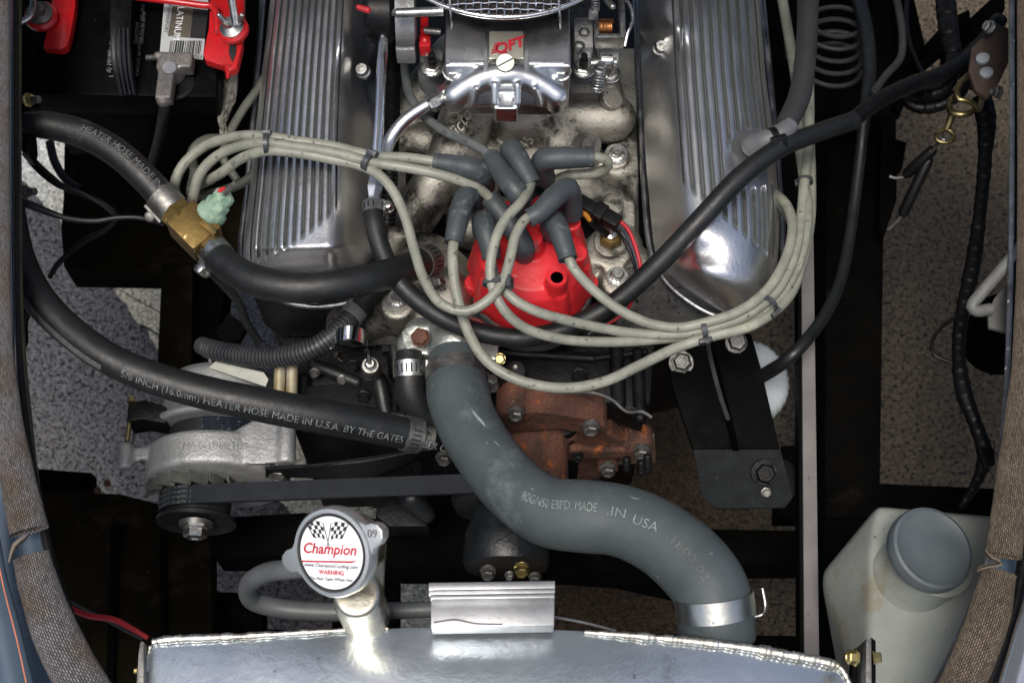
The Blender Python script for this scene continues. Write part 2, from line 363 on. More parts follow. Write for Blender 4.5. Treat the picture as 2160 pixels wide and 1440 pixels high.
def tie(path_pts, d, wpx, rx, ry, at, label, group='zip ties round the wires and hoses', m=None, head=0, tail=None, T=None, headsz=1):
    """a zip tie: an oval band round a bundle at a point, its square head at angle `head`, an optional tail"""
    m = m or m_tie; at = V(at); T = V(T).normalized(); n = CAM-at; n = (n-T*n.dot(T)).normalized(); u = n.cross(T).normalized()
    root = thing('zip_tie', label, 'zip tie', at, group)
    w = L(wpx, at); a_, b_ = L(rx, at), L(ry, at); th = L(3, at); bm = B(); rows = []
    for x, e in ((-w/2,0),(-w/2,th),(w/2,th),(w/2,0)):
        rows.append([bm.verts.new(at+T*x+n*((b_+e)*math.cos(t))+u*((a_+e)*math.sin(t))) for t in [2*math.pi*i/40 for i in range(40)]])
    for q in range(4):
        for i in range(40):
            j = (i+1) % 40; bm.faces.new((rows[q][i], rows[q][j], rows[(q+1)%4][j], rows[(q+1)%4][i]))
    obj('band', bm, m, root)
    t = math.radians(head); q = (n*math.cos(t)*a_+u*math.sin(t)*b_).normalized(); c = at+n*(b_*math.cos(t))+u*(a_*math.sin(t))+q*w*.35
    tt = q.cross(T); bm = B(); box(bm, c, w*1.7*headsz, w*1.5*headsz, w*1.0, (T, tt, q)); hd = obj('head', bm, m, root, bevel=w*.15)
    bm = B(); box(bm, c+q*w*.5, w*.7, w*.6, w*.1, (T, tt, q)); obj('slot', bm, m_inkblk, hd)
    if tail:
        pa = Path(tail, wpx*.42); bm = B(); tube(bm, pa, 8, flat=.35); obj('tail', bm, m, root)
    return root
def cast(name, bm, m, parent=None, voxel=.002, smooth=3, **k):
    """fuse overlapping solids into one cast skin"""
    bmesh.ops.recalc_face_normals(bm, faces=bm.faces[:])
    me = bpy.data.meshes.new('tmp'); bm.to_mesh(me); bm.free(); o = bpy.data.objects.new('tmp', me); COL.objects.link(o)
    r = o.modifiers.new('r', 'REMESH'); r.mode = 'VOXEL'; r.voxel_size = voxel
    if smooth: s = o.modifiers.new('s', 'SMOOTH'); s.factor = .6; s.iterations = smooth
    dg = bpy.context.evaluated_depsgraph_get(); m2 = bpy.data.meshes.new_from_object(o.evaluated_get(dg))
    bpy.data.objects.remove(o); m2.name = name; m2.materials.clear()
    return obj(name, None, m, parent, mesh=m2, ang=80, **k)
def capsule(bm, a, b, ra, rb=None, seg=20):
    rb = ra if rb is None else rb; cyl(bm, a, b, ra, rb, seg); ball(bm, a, ra, seg); ball(bm, b, rb, seg)
def glyphs(txt, shear=0, offset=0, space=1, flip=False):
    c = bpy.data.curves.new('t', 'FONT'); c.body = txt; c.size = 1; c.shear = shear; c.offset = offset; c.space_character = space; c.resolution_u = 3
    o = bpy.data.objects.new('t', c); COL.objects.link(o); dg = bpy.context.evaluated_depsgraph_get()
    me = bpy.data.meshes.new_from_object(o.evaluated_get(dg)); vs = [v.co.copy() for v in me.vertices]; fs = [tuple(p.vertices) for p in me.polygons]
    bpy.data.objects.remove(o); bpy.data.curves.remove(c); bpy.data.meshes.remove(me); return vs, fs
def text_flat(name, txt, o, ex, ey, h, m, parent, center=True, th=.0003, squeeze=1, **k):
    """flat print: origin, unit vectors along and up the line, letter height"""
    vs, fs = glyphs(txt, **k)
    if not vs: return
    x0 = (min(v.x for v in vs)+max(v.x for v in vs))/2 if center else 0; s = h/.7; n = V(ex).cross(V(ey)).normalized()
    bm = B(); q = [bm.verts.new(V(o)+V(ex)*((v.x-x0)*s*squeeze)+V(ey)*(v.y*s)+n*th) for v in vs]
    for f in fs:
        try: bm.faces.new([q[i] for i in f])
        except ValueError: pass
    me = bpy.data.meshes.new(name); bm.to_mesh(me); bm.free(); return obj(name, None, m, parent, mesh=me)
def text_on(name, txt, path, d0, ang, hpx, m, parent, squeeze=1, fade=None, **k):
    vs, fs = glyphs(txt, **k); p, T, n, u, r = path.fr(d0); h = L(hpx, p); s = h/.7; bm = B(); q = []
    cache = {}
    for v in vs:
        dd = d0+v.x*s*squeeze; p, T, n, u, r = path.fr(dd); a = math.radians(ang)+(v.y-.35)*s/r
        q.append(bm.verts.new(p+(n*math.cos(a)+u*math.sin(a))*(r+.00035)))
    for f in fs:
        try: bm.faces.new([q[i] for i in f])
        except ValueError: pass
    me = bpy.data.meshes.new(name); bm.to_mesh(me); bm.free(); return obj(name, None, m, parent, mesh=me)

from mathutils.bvhtree import BVHTree
def text_ray(name, txt, pts, hpx, m, parent, body, squeeze=1, off=.0016, **k):
    """print laid on the real surface of `body`, along a smooth line of photo points"""
    dg = bpy.context.evaluated_depsgraph_get(); me = body.data; mw = root_of(body).location
    bv = BVHTree.FromPolygons([v.co+mw for v in me.vertices], [tuple(p.vertices) for p in me.polygons])
    n = len(pts); S = []
    for i in range(n-1):
        p0 = pts[max(0,i-1)]; p1 = pts[i]; p2 = pts[i+1]; p3 = pts[min(n-1,i+2)]
        for j in range(20):
            t = j/20; S.append(tuple(.5*((2*p1[c])+(-p0[c]+p2[c])*t+(2*p0[c]-5*p1[c]+4*p2[c]-p3[c])*t*t+(-p0[c]+3*p1[c]-3*p2[c]+p3[c])*t**3) for c in (0,1)))
    S.append(pts[-1]); D = [0]
    for a, b in zip(S, S[1:]): D.append(D[-1]+math.hypot(b[0]-a[0], b[1]-a[1]))
    vs, fs = glyphs(txt, **k); wd = max(v.x for v in vs); s = hpx/.7; sq = squeeze if squeeze else D[-1]/(wd*s)
    bm = B(); q = []
    for v in vs:
        d = v.x*s*sq; i = 0
        while i < len(D)-2 and D[i+1] < d: i += 1
        t = (d-D[i])/(D[i+1]-D[i]); tx, ty = S[i+1][0]-S[i][0], S[i+1][1]-S[i][1]; l = math.hypot(tx, ty)
        x = S[i][0]+tx*t+ty/l*v.y*s; y = S[i][1]+ty*t-tx/l*v.y*s
        dr = (CF + CR*((x-1080)*K) - CU*((y-720)*K)).normalized(); h = bv.ray_cast(CAM, dr)
        p = h[0] if h[0] is not None else P(x, y, 0); q.append(bm.verts.new(p-dr*off))
    for f in fs:
        try: bm.faces.new([q[i] for i in f])
        except ValueError: pass
    me = bpy.data.meshes.new(name); bm.to_mesh(me); bm.free(); return obj(name, None, m, parent, mesh=me)

m_batt = mat('battery_black_plastic', (.0025,.0025,.003), (.0015,.0015,.002), rough=.3, rough2=.45, ns=60, spots=(.16,.16,.16), spots_s=330, spots_t=.77, spec=.07)
m_hole = mat('deep_black', (.0008,.0008,.0008), rough=1, spec=0)

m_grime = mat('brown_road_grime', (.012,.0095,.005), (.003,.003,.002), rough=.85, rough2=.95, ns=12, nd=9, bump=.003, bs=60, stain=(.022,.017,.010), stain_s=9, stain_t=.56, spots=(.05,.045,.035), spots_s=160, spots_t=.73, spec=.05)

m_textb = mat('white_stamped_ink', (.22,.26,.255), (.12,.145,.145), rough=.7, ns=240, lo=.4, hi=.6)
# ------------------------------------------------------------------ ground: coarse asphalt with a worn painted stripe
GZ = -0.75
def ground_mat(name, cols, paint=False):
    m = bpy.data.materials.new(name); m.use_nodes = True; t = m.node_tree; N = t.nodes; Lk = t.links.new; b = N['Principled BSDF']
    tc = N.new('ShaderNodeTexCoord'); mp = N.new('ShaderNodeMapping'); Lk(tc.outputs['Object'], mp.inputs[0])
    vo = N.new('ShaderNodeTexVoronoi'); vo.inputs['Scale'].default_value = 230; vo.inputs['Randomness'].default_value = 1; Lk(mp.outputs[0], vo.inputs['Vector'])
    n = N.new('ShaderNodeTexNoise'); n.inputs['Scale'].default_value = 185; n.inputs['Detail'].default_value = 6; Lk(mp.outputs[0], n.inputs['Vector'])
    nb = N.new('ShaderNodeTexNoise'); nb.inputs['Scale'].default_value = 3.2; nb.inputs['Detail'].default_value = 3; Lk(mp.outputs[0], nb.inputs['Vector'])
    # tint across the ground: violet grey at the left, tan in the middle and at the right
    sx = N.new('ShaderNodeSeparateXYZ'); Lk(mp.outputs[0], sx.inputs[0])
    cr = N.new('ShaderNodeValToRGB'); mr = N.new('ShaderNodeMapRange'); mr.inputs[1].default_value = -.8; mr.inputs[2].default_value = .8
    ad = N.new('ShaderNodeMath'); ad.operation = 'MULTIPLY_ADD'; ad.inputs[1].default_value = .25; Lk(nb.outputs['Fac'], ad.inputs[0]); Lk(sx.outputs[0], ad.inputs[2]); Lk(ad.outputs[0], mr.inputs[0])
    Lk(mr.outputs[0], cr.inputs[0]); e = cr.color_ramp.elements; e[0].position = .36; e[0].color = (*cols[0], 1); e[1].position = .50; e[1].color = (*cols[1], 1)
    x = e.new(.70); x.color = (*cols[1], 1); x = e.new(.82); x.color = (*cols[2], 1)
    # stone to stone variation and dark pits
    pv = N.new('ShaderNodeMapRange'); Lk(vo.outputs['Color'], pv.inputs[0]); pv.inputs[3].default_value = .55; pv.inputs[4].default_value = 1.45
    nr = N.new('ShaderNodeMapRange'); nr.inputs[1].default_value = .34 if not paint else .31; nr.inputs[2].default_value = .44 if not paint else .40; nr.inputs[3].default_value = .07 if not paint else .3; Lk(n.outputs['Fac'], nr.inputs[0])
    mu = N.new('ShaderNodeMath'); mu.operation = 'MULTIPLY'; Lk(pv.outputs[0], mu.inputs[0]); Lk(nr.outputs[0], mu.inputs[1])
    vm = N.new('ShaderNodeVectorMath'); vm.operation = 'SCALE'; Lk(cr.outputs[0], vm.inputs[0]); Lk(mu.outputs[0], vm.inputs['Scale'])
    Lk(vm.outputs[0], b.inputs['Base Color']); b.inputs['Roughness'].default_value = .9
    h = N.new('ShaderNodeMath'); h.operation = 'SUBTRACT'; Lk(nr.outputs[0], h.inputs[0]); Lk(vo.outputs['Distance'], h.inputs[1])
    bu = N.new('ShaderNodeBump'); bu.inputs['Distance'].default_value = .003; Lk(h.outputs[0], bu.inputs['Height']); Lk(bu.outputs[0], b.inputs['Normal'])
    return m
m_asph = ground_mat('coarse_asphalt', [(.132,.128,.132), (.050,.029,.011), (.090,.070,.045)])
m_line = ground_mat('worn_road_paint', [(.74,.78,.77), (.60,.56,.42), (.5,.5,.45)], True)
bm = B(); s = 30
vs = [bm.verts.new((x, y, GZ)) for x, y in ((-s,-s),(s,-s),(s,s),(-s,s))]; bm.faces.new(vs)
obj('ground', bm, m_asph, kind='structure')
bm = B()
e1 = [P(-60,250,GZ), P(60,395,GZ), P(205,566,GZ), P(335,732,GZ), P(690,1185,GZ), P(900,1450,GZ)]
e2 = [P(1030,1330,GZ), P(820,1105,GZ), P(700,960,GZ), P(475,710,GZ), P(110,265,GZ), P(-10,120,GZ)]
def edge(pts, k=24):
    o = []
    for a, b in zip(pts, pts[1:]):
        for i in range(k):
            q = a.lerp(b, i/k); w = noise.noise(q*40)*.007+noise.noise(q*160)*.003; t = (b-a).cross(Z).normalized(); o.append(q+t*w)
    return o
A_, B_ = edge(e1), edge(e2)[::-1]; n_ = min(len(A_), len(B_)); up = V((0,0,.004))
va = [bm.verts.new(q+up) for q in A_[:n_]]; vb = [bm.verts.new(q+up) for q in B_[:n_]]
for i in range(n_-1): bm.faces.new((va[i], va[i+1], vb[i+1], vb[i]))
obj('painted_line', bm, m_line, kind='structure')

# ------------------------------------------------------------------ chassis: rails, cross members and splash panels, all black and grimy
ch = thing('chassis_frame', 'black grimy frame rails and cross members under the engine bay', 'car frame', P(900, 1200, -.45))
def part(name, pts, z, h, m=m_dark, parent=None, bevel=.002, **k):
    bm = B(); slab(bm, pts, z, h); return obj(name, bm, m, parent or ch, bevel=bevel, **k)
part('battery_tray_panel', [(137,205),(560,190),(565,600),(482,566),(340,566),(205,563),(134,562),(128,480),(133,420)], -.34, .05, m_grime, label='rust stained black panel below the battery')
part('dark_fill_panel', [(452,-90),(620,-90),(600,220),(452,220)], -.33, .03)  # near-black sheet added to darken the gap between battery and cover
part('dark_fill_panel', [(20,-90),(80,-90),(76,226),(52,240),(20,230)], -.20, .03)  # near-black sheet added to darken the strip left of the battery
part('frame_rail', [(341,560),(407,560),(404,770),(330,790)], -.33, .09, m_grime, label='rail running down beside the alternator')
part('dark_fill_panel', [(405,556),(482,558),(470,640),(462,690),(500,700),(497,712),(440,760),(404,790)], -.36, .04)
part('frame_rail', [(1742,225),(1868,225),(1856,1090),(1740,1090)], -.36, .10, label='wide black rail at the right of the engine')
part('frame_rail', [(1738,1086),(1860,1086),(1860,1500),(1722,1500)], -.37, .10)
part('cross_member', [(430,1092),(640,1080),(850,1096),(905,1050),(1260,1040),(1330,1130),(1440,1235),(1300,1205),(1180,1198),(840,1196),(620,1170),(447,1168)], -.30, .06, label='black cross member below the fan')
part('cross_member', [(1330,1112),(1742,1118),(1742,1186),(1400,1190)], -.42, .06)
part('cross_member', [(1852,1018),(2120,1030),(2120,1110),(1852,1100)], -.36, .06)
part('splash_panel', [(44,1036),(250,1040),(330,1060),(446,1130),(447,1325),(430,1500),(30,1500)], -.34, .03, m_grime, label='brown black splash panel at the front left corner')
part('panel_step', [(232,1110),(252,1110),(240,1440),(222,1440)], -.333, .02)
part('panel_step', [(335,1130),(350,1130),(352,1440),(338,1440)], -.333, .02)
part('support_bar', [(444,1246),(552,1250),(552,1335),(444,1340)], -.40, .04)
part('support_bar', [(40,984),(195,996),(193,1030),(50,1028)], -.36, .02)
part('support_bar', [(1648,938),(1692,938),(1692,1085),(1640,1085)], -.40, .04)
part('cross_member', [(700,1200),(840,1200),(840,1320),(700,1330)], -.42, .04)
part('front_lower_panel', [(300,1322),(1740,1340),(1740,1600),(300,1600)], -.40, .04)
bolt(ch, P(500,1291,-.398), Z, 13, m_black, washer=1.6)
bolt(ch, P(208,1033,-.338), V((-.5,-.6,.6)), 7, m_rust, washer=0); bolt(ch, P(228,1018,-.338), V((-.5,-.6,.6)), 7, m_rust, washer=0)
bar = thing('grey_bar', 'straight grey square bar running lengthwise right of the engine', 'metal bar', P(1706, 1400, -.20))
bm = B(); slab(bm, [(1690,470),(1716,470),(1729,1420),(1697,1420)], -.16, .018); obj('bar', bm, m_strip, bar, bevel=.001)
bm = B(); slab(bm, [(1683,470),(1689,470),(1696,1420),(1688,1420)], -.163, .02); obj('bar_edge', bm, m_black, bar)
sw = thing('shock_tower', 'black spring tower behind the right valve cover', 'suspension tower', P(1760, 100, -.33))
bm = B(); slab(bm, [(1560,-120),(1885,-120),(1880,245),(1720,235),(1712,470),(1684,470),(1650,500),(1560,500)], -.30, .06); obj('tower_plate', bm, m_dark, sw, bevel=.002)
bm = B()
pa = []
for i in range(0, 5*24+1):
    t = i/24*2*math.pi; c = P(1762, 20, -.16) - Z*(.0085*i/24); c = c - Y*(.009*i/24); rr = L(62, c)
    pa.append((c+V((rr*math.cos(t), rr*math.sin(t)*.75, 0)), .0026))
tube(bm, Path(pa, world=True, step=.006), 8); tag(obj('coil_spring', bm, m_spring), 'grey coil spring in the dark at the top right', 'spring')

# ------------------------------------------------------------------ body: fender edges, woven seals round the opening
def band(name, pts, m, parent, flat=.35, seg=14, **k):
    pa = Path(pts, step=.008); bm = B(); tube(bm, pa, seg, flat=flat); return obj(name, bm, m, parent, **k), pa
def cloth(name, pts, parent, label=None):
    """woven tape: two rows of little raised stitches over a padded core"""
    pa = Path(pts, step=.0012); bm = B(); seg = 44; rings = []; uvl = bm.loops.layers.uv.verify()
    for q, d in enumerate(pa.s):
        p, T, n, u, r = pa.fr(d); row = []
        for i in range(seg):
            t = 2*math.pi*i/seg; row_y = i//2
            e = 1+.045*math.cos(2*math.pi*(d/.0046+.5*(row_y % 2)))*(1 if i % 2 else -.6)*max(0, math.cos(t)+.3)
            e += .03*noise.noise(p*30)
            row.append(bm.verts.new(p+n*(r*.42*math.cos(t)*e)+u*(r*math.sin(t)*(1+.02*noise.noise(p*60)))))
        rings.append(row)
    for q in range(len(rings)-1):
        for i in range(seg):
            j = (i+1) % seg; f = bm.faces.new((rings[q][i], rings[q+1][i], rings[q+1][j], rings[q][j]))
            for lp, (du, iv) in zip(f.loops, ((pa.s[q], i), (pa.s[q+1], i), (pa.s[q+1], i+1), (pa.s[q], i+1))): lp[uvl].uv = (du*135, iv*.29)
    return obj(name, bm, m_cloth, parent, label, ang=180)
def weave(c1, c2, c3, name):
    m = bpy.data.materials.new(name); m.use_nodes = True; t = m.node_tree; N = t.nodes; Lk = t.links.new; b = N['Principled BSDF']; tc = N.new('ShaderNodeTexCoord')
    br = N.new('ShaderNodeTexBrick'); br.inputs['Scale'].default_value = 1; br.inputs['Brick Width'].default_value = .42; br.inputs['Row Height'].default_value = .22; br.inputs['Mortar Size'].default_value = .045; br.inputs['Mortar Smooth'].default_value = .8; br.inputs['Bias'].default_value = 0
    br.inputs['Color1'].default_value = (*c1, 1); br.inputs['Color2'].default_value = (*c2, 1); br.inputs['Mortar'].default_value = (*[v*.18 for v in c2], 1); Lk(tc.outputs['UV'], br.inputs['Vector'])
    n = N.new('ShaderNodeTexNoise'); n.inputs['Scale'].default_value = 30; n.inputs['Detail'].default_value = 8; Lk(tc.outputs['Object'], n.inputs['Vector'])
    mr = N.new('ShaderNodeMapRange'); mr.inputs[1].default_value = .45; mr.inputs[2].default_value = .62; Lk(n.outputs['Fac'], mr.inputs[0])
    mx = N.new('ShaderNodeMix'); mx.data_type = 'RGBA'; mx.blend_type = 'MULTIPLY'; mx.inputs[7].default_value = (*c3, 1); Lk(mr.outputs[0], mx.inputs[0]); Lk(br.outputs['Color'], mx.inputs[6]); Lk(mx.outputs[2], b.inputs['Base Color'])
    b.inputs['Roughness'].default_value = .85; bu = N.new('ShaderNodeBump'); bu.inputs['Distance'].default_value = .0018; bu.invert = True; Lk(br.outputs['Fac'], bu.inputs['Height']); Lk(bu.outputs[0], b.inputs['Normal']); return m
m_cloth = weave((.18,.172,.175), (.085,.08,.08), (.80,.66,.50), 'grey_woven_tape')
fl = thing('left_fender_edge', 'left edge of the hood opening with woven seal and black channel', 'car fender', P(0, 1440, .05))
cloth('woven_seal', [(0,-80,.085,20),(1,400,.085,20),(4,700,.085,21),(14,860,.085,29),(38,1010,.085,36),(62,1120,.085,40)], fl)
cloth('woven_seal', [(66,1172,.085,38),(84,1240,.085,42),(120,1340,.085,48),(190,1475,.085,52)], fl, label='lower length of woven seal past the torn joint')
hose('torn_fibre', [(20,1185,.1,3),(32,1150,.105,7),(50,1135,.105,6),(64,1122,.1,2)], 5, m_cloth, fl, seg=8)
bm = B(); tube(bm, Path([(33,-80,.07,7),(34,400,.07,7),(38,700,.07,7),(54,900,.07,9),(80,1050,.07,9),(108,1180,.07,9),(165,1330,.07,9),(250,1480,.07,9)], step=.01), 10); obj('channel_and_dark_gap', bm, m_blackpl, fl)
bm = B(); tube(bm, Path([(42,-80,.06,4),(42,400,.06,4),(48,700,.06,4),(66,900,.06,4),(84,1050,.06,4),(100,1140,.06,4)], step=.01), 8); obj('edge_trim', bm, mat('olive_edge_trim', (.075,.062,.025), (.03,.026,.015), rough=.5, ns=60), fl)
bm = B(); z0 = .06
slab(bm, [(-900,-300),(24,-300),(24,500),(28,760),(50,960),(88,1150),(150,1330),(240,1480),(320,1620),(-900,1620)], z0, .004); obj('fender_skin', bm, m_paint, fl)
bm = B(); tube(bm, Path([(-30,1040,.09,16),(-18,1190,.09,26),(14,1330,.09,30),(46,1480,.09,34)], step=.01), 20, flat=.5); obj('body_crease', bm, m_paint, fl)
bm = B(); tube(bm, Path([(-14,1130,.106,1.5),(8,1240,.106,1.5),(36,1350,.106,1.5),(64,1480,.106,1.5)], step=.01), 8); obj('reflection_line', bm, mat('orange_reflection_line', (.6,.2,.1), rough=.4), fl)  # orange reflection along the paint, put in as a coloured bead
m_cloth = weave((.16,.125,.085), (.07,.052,.036), (.8,.78,.75), 'brown_woven_tape')
fr_ = thing('right_fender_edge', 'right edge of the hood opening with frayed brown woven seal', 'car fender', P(2150, 1440, .05))
cloth('woven_seal', [(2164,-80,.08,18),(2164,500,.08,18),(2160,750,.08,24),(2148,900,.08,30),(2137,1000,.08,34),(2126,1100,.08,36),(2116,1172,.08,38)], fr_)
cloth('woven_seal', [(2108,1205,.08,36),(2085,1300,.08,44),(2048,1400,.08,45),(2012,1475,.08,45)], fr_, label='lower length of woven seal below the tear')
hose('torn_fibre', [(2078,1160,.1,3),(2092,1178,.105,6),(2112,1186,.105,6),(2070,1196,.1,5),(2060,1204,.1,2)], 5, m_cloth, fr_, seg=8)
bm = B(); tube(bm, Path([(2134,-80,.06,6),(2133,500,.06,6),(2128,700,.06,6),(2121,850,.06,6),(2106,1000,.06,6),(2082,1180,.06,6),(2040,1300,.06,6),(1990,1410,.06,6),(1955,1480,.06,6)], step=.01), 10)
obj('steel_lip', bm, mat('chipped_painted_lip', (.10,.11,.13), (.03,.035,.04), rough=.3, ns=50, spots=(.5,.5,.48), spots_s=160, spots_t=.66, bump=.001, bs=200), fr_)
bm = B(); tube(bm, Path([(2146,-80,.055,9),(2146,500,.055,9),(2140,700,.055,9),(2130,850,.055,9)], step=.01), 10); obj('channel_and_dark_gap', bm, m_blackpl, fr_)  # dark groove beside the steel lip, put in as a black tube
bm = B(); tube(bm, Path([(2172,1080,.07,14),(2160,1180,.07,14),(2140,1290,.07,16),(2104,1400,.07,16),(2070,1480,.07,16)], step=.01), 10); obj('channel_and_dark_gap', bm, m_blackpl, fr_)  # shade in the gap beyond the seal, put in as a black tube
bm = B(); slab(bm, [(3060,-300),(2146,-300),(2146,600),(2130,850),(2112,1010),(2090,1180),(2050,1300),(1990,1440),(1900,1620),(3060,1620)], .05, .004); obj('fender_skin', bm, m_paint, fr_)
bm = B(); tube(bm, Path([(2205,1120,.09,20),(2190,1240,.09,24),(2162,1360,.09,30),(2130,1480,.09,34)], step=.01), 20, flat=.5); obj('chrome_moulding', bm, m_chrome, fr_)
# firewall side and nose closing the bay (rear and front of the opening)
bm = B(); slab(bm, [(-200,-260),(2400,-260),(2400,-700),(-200,-700)], .10, .03); tag(obj('cowl_panel', bm, m_black, bevel=.004), 'black cowl panel behind the engine', 'car panel')
# the raised hood behind the bay, and the body sides that shade the ground under the car
hd_ = thing('open_hood', 'raised dark hood standing behind the engine bay', 'car hood', V((0,.52,.12)))
HA = math.radians(63); hf = V((0,-math.cos(HA),math.sin(HA))); hn = V((0,-math.sin(HA),-math.cos(HA)))
hw = [(0,.43),(.3,.43),(.6,.41),(.78,.37),(.90,.315),(1.0,.245),(1.06,.19),(1.10,.148),(1.14,.115),(1.17,.08),(1.185,.05),(1.19,.02)]
ho = [V((w-.028*s_,.52,.12))+hf*s_ for s_, w in hw]+[V((-w-.028*s_,.52,.12))+hf*s_ for s_, w in hw[::-1]]
bm = B(); prism(bm, ho, -hn*.012); obj('hood_skin', bm, m_paint, hd_, bevel=.003)
inn = [V((0,.52,.12))+hf*.5]
bm = B(); prism(bm, [q + (V((0,.52,.12))+hf*.6-q)*.05 + hn*.004 for q in ho], hn*.010); obj('hood_inner_panel', bm, mat('grey_hood_underside', (.74,.75,.76), (.66,.67,.68), rough=.7, ns=6), hd_, bevel=.003)
for sx_, nm in ((-1,fl),(1,fr_)):
    bm = B(); box(bm, V((sx_*.86,0,-.18)), .02, 2.6, .46); obj('fender_side', bm, m_paint, nm)


# ------------------------------------------------------------------ engine block (dark mass under covers and manifold) and front timing cover
en = thing('engine_block', 'black greasy engine block and front timing cover', 'engine', P(1060, 500, -.40))
bm = B(); slab(bm, [(600,-150),(1600,-150),(1620,560),(1560,655),(1385,690),(1372,850),(1330,860),(1120,950),(1000,930),(880,950),(860,900),(700,905),(618,905),(600,740),(575,690),(560,560)], -.165, .22)
obj('block', bm, m_block, en, bevel=.004)
bm = B(); slab(bm, [(1030,740),(1355,738),(1362,880),(1290,850),(1100,850),(1040,860)], -.125, .04); obj('timing_cover', bm, m_block, en, bevel=.004)
bm = B()
for a, b, r in (((1020,742),(1250,756),9),((1250,756),(1360,742),7),((1300,740),(1305,850),16),((1345,745),(1350,880),14)):
    capsule(bm, P(*a,-.122), P(*b,-.122), L(r, P(*a,-.12)))
obj('cover_rib', bm, m_block, en)
bolt(en, P(1222,790,-.118), V((0,-.75,.65)), 14, m_block, washer=1.3)
bolt(en, P(1338,868,-.118), V((0,-.75,.65)), 9, m_block, washer=0)
bm = B(); lathe(bm, P(1087,785,-.105), V((0,-.2,1)), [(L(22,P(1087,785,-.1)),0),(L(22,P(1087,785,-.1)),.004),(L(12,P(1087,785,-.1)),.010),(L(6,P(1087,785,-.1)),.012),(L(8,P(1087,785,-.1)),.015),(L(9,P(1087,785,-.1)),.019),(L(4,P(1087,785,-.1)),.022)], 20)
obj('grease_fitting', bm, m_zincd, en)
# cylinder head ends seen below the valve covers
bm = B(); hull(bm, [P(x,y,z) for x,y,z in ((1290,590,-.10),(1300,700,-.13),(1530,690,-.15),(1640,600,-.16),(1620,560,-.10),(1330,560,-.08),(1290,600,-.2),(1640,640,-.25))])
obj('cylinder_head', bm, m_castd, en, bevel=.003)
bm = B(); hull(bm, [P(x,y,z) for x,y,z in ((740,640,-.10),(850,600,-.09),(930,720,-.12),(740,735,-.15),(620,700,-.16),(560,640,-.18),(800,560,-.10))])
obj('cylinder_head', bm, m_castd, en, bevel=.003)
bm = B(); hull(bm, [P(x,y,z) for x,y,z in ((520,590,-.098),(560,690,-.13),(590,712,-.15),(680,712,-.15),(800,640,-.12),(815,600,-.10),(700,600,-.09),(540,600,-.2),(800,600,-.2))]); obj('head_end', bm, mat('shaded_black_head', (.010,.011,.012), (.004,.004,.005), rough=.22, rough2=.5, ns=22, bump=.001, bs=90, stain=(.05,.05,.048), stain_s=24, stain_t=.62), en, bevel=.006)  # black colour stands in for the shaded front end of the left cover
for k, (a_, b2, r_) in enumerate((((660,768,-.150),(752,806,-.150),13),((830,706,-.14),(838,790,-.15),18),((700,860,-.15),(860,880,-.15),12),((640,800,-.155),(640,900,-.155),14),((800,800,-.14),(815,880,-.15),16),((850,690,-.13),(790,705,-.135),8))):
    bm = B(); capsule(bm, P(*a_), P(*b2), L(r_, P(*a_))); obj('front_pipe', bm, m_block if k % 2 else m_rubber, en)
for x, y, m_, r_ in ((664,786,m_zincd,9),(722,800,m_zincd,9),(690,880,m_block,13),(768,835,m_block,12),(745,770,m_block,11)): bolt(en, P(x,y,-.148), V((0,-.75,.65)), r_, m_, washer=1.3)
bm = B(); slab(bm, [(640,815),(790,800),(840,850),(830,900),(660,903)], -.150, .012); obj('front_plate', bm, m_block, en, bevel=.002)
bm = B(); slab(bm, [(800,712),(836,708),(840,735),(806,742)], -.138, .01); obj('front_tab', bm, m_block, en, bevel=.001)
bm = B(); slab(bm, [(455,700),(482,660),(520,688),(505,715),(470,720)], -.30, .01); obj('engine_bracket', bm, m_black, en)
# ------------------------------------------------------------------ valve covers: height fields with fins, rounded ends, screw recesses
def cover(name, label, xl, xr, y0, y1, prof, ribs, rib_u, rib_end, fall, dents, rim, flip):
    th = thing(name, label, 'valve cover', P((xl[0][1]+xr[0][1])/2, 300, -.10), 'finned aluminium valve covers')
    du = rib_u[1]-rib_u[0]
    def core(u, v):
        py = y0+(y1-y0)*v; px = smooth_tab(xl, py)*(1-u)+smooth_tab(xr, py)*u
        z = smooth_tab(prof, u)+fall(u, py)
        m = 0
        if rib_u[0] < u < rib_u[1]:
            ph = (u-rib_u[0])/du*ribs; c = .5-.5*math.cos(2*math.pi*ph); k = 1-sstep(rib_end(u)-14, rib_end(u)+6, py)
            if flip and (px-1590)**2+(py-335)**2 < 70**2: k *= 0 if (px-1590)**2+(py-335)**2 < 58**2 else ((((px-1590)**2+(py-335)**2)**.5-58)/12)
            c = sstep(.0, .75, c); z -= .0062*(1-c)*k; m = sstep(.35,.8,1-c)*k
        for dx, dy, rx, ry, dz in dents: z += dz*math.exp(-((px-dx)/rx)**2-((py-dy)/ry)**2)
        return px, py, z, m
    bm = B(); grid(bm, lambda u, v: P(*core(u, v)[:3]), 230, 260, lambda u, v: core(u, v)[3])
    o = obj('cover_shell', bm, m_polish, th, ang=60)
    bm = B(); tube(bm, Path([(x, y, -.094, 7) for x, y in rim], step=.004), 10, uv=False); obj('mounting_flange', bm, m_polside, th)
    return th, core
def fallL(u, py):
    a = max(0, py-(520-10*u)); return -.030*sstep(0, 60, a)-.05*sstep(40,110,a)
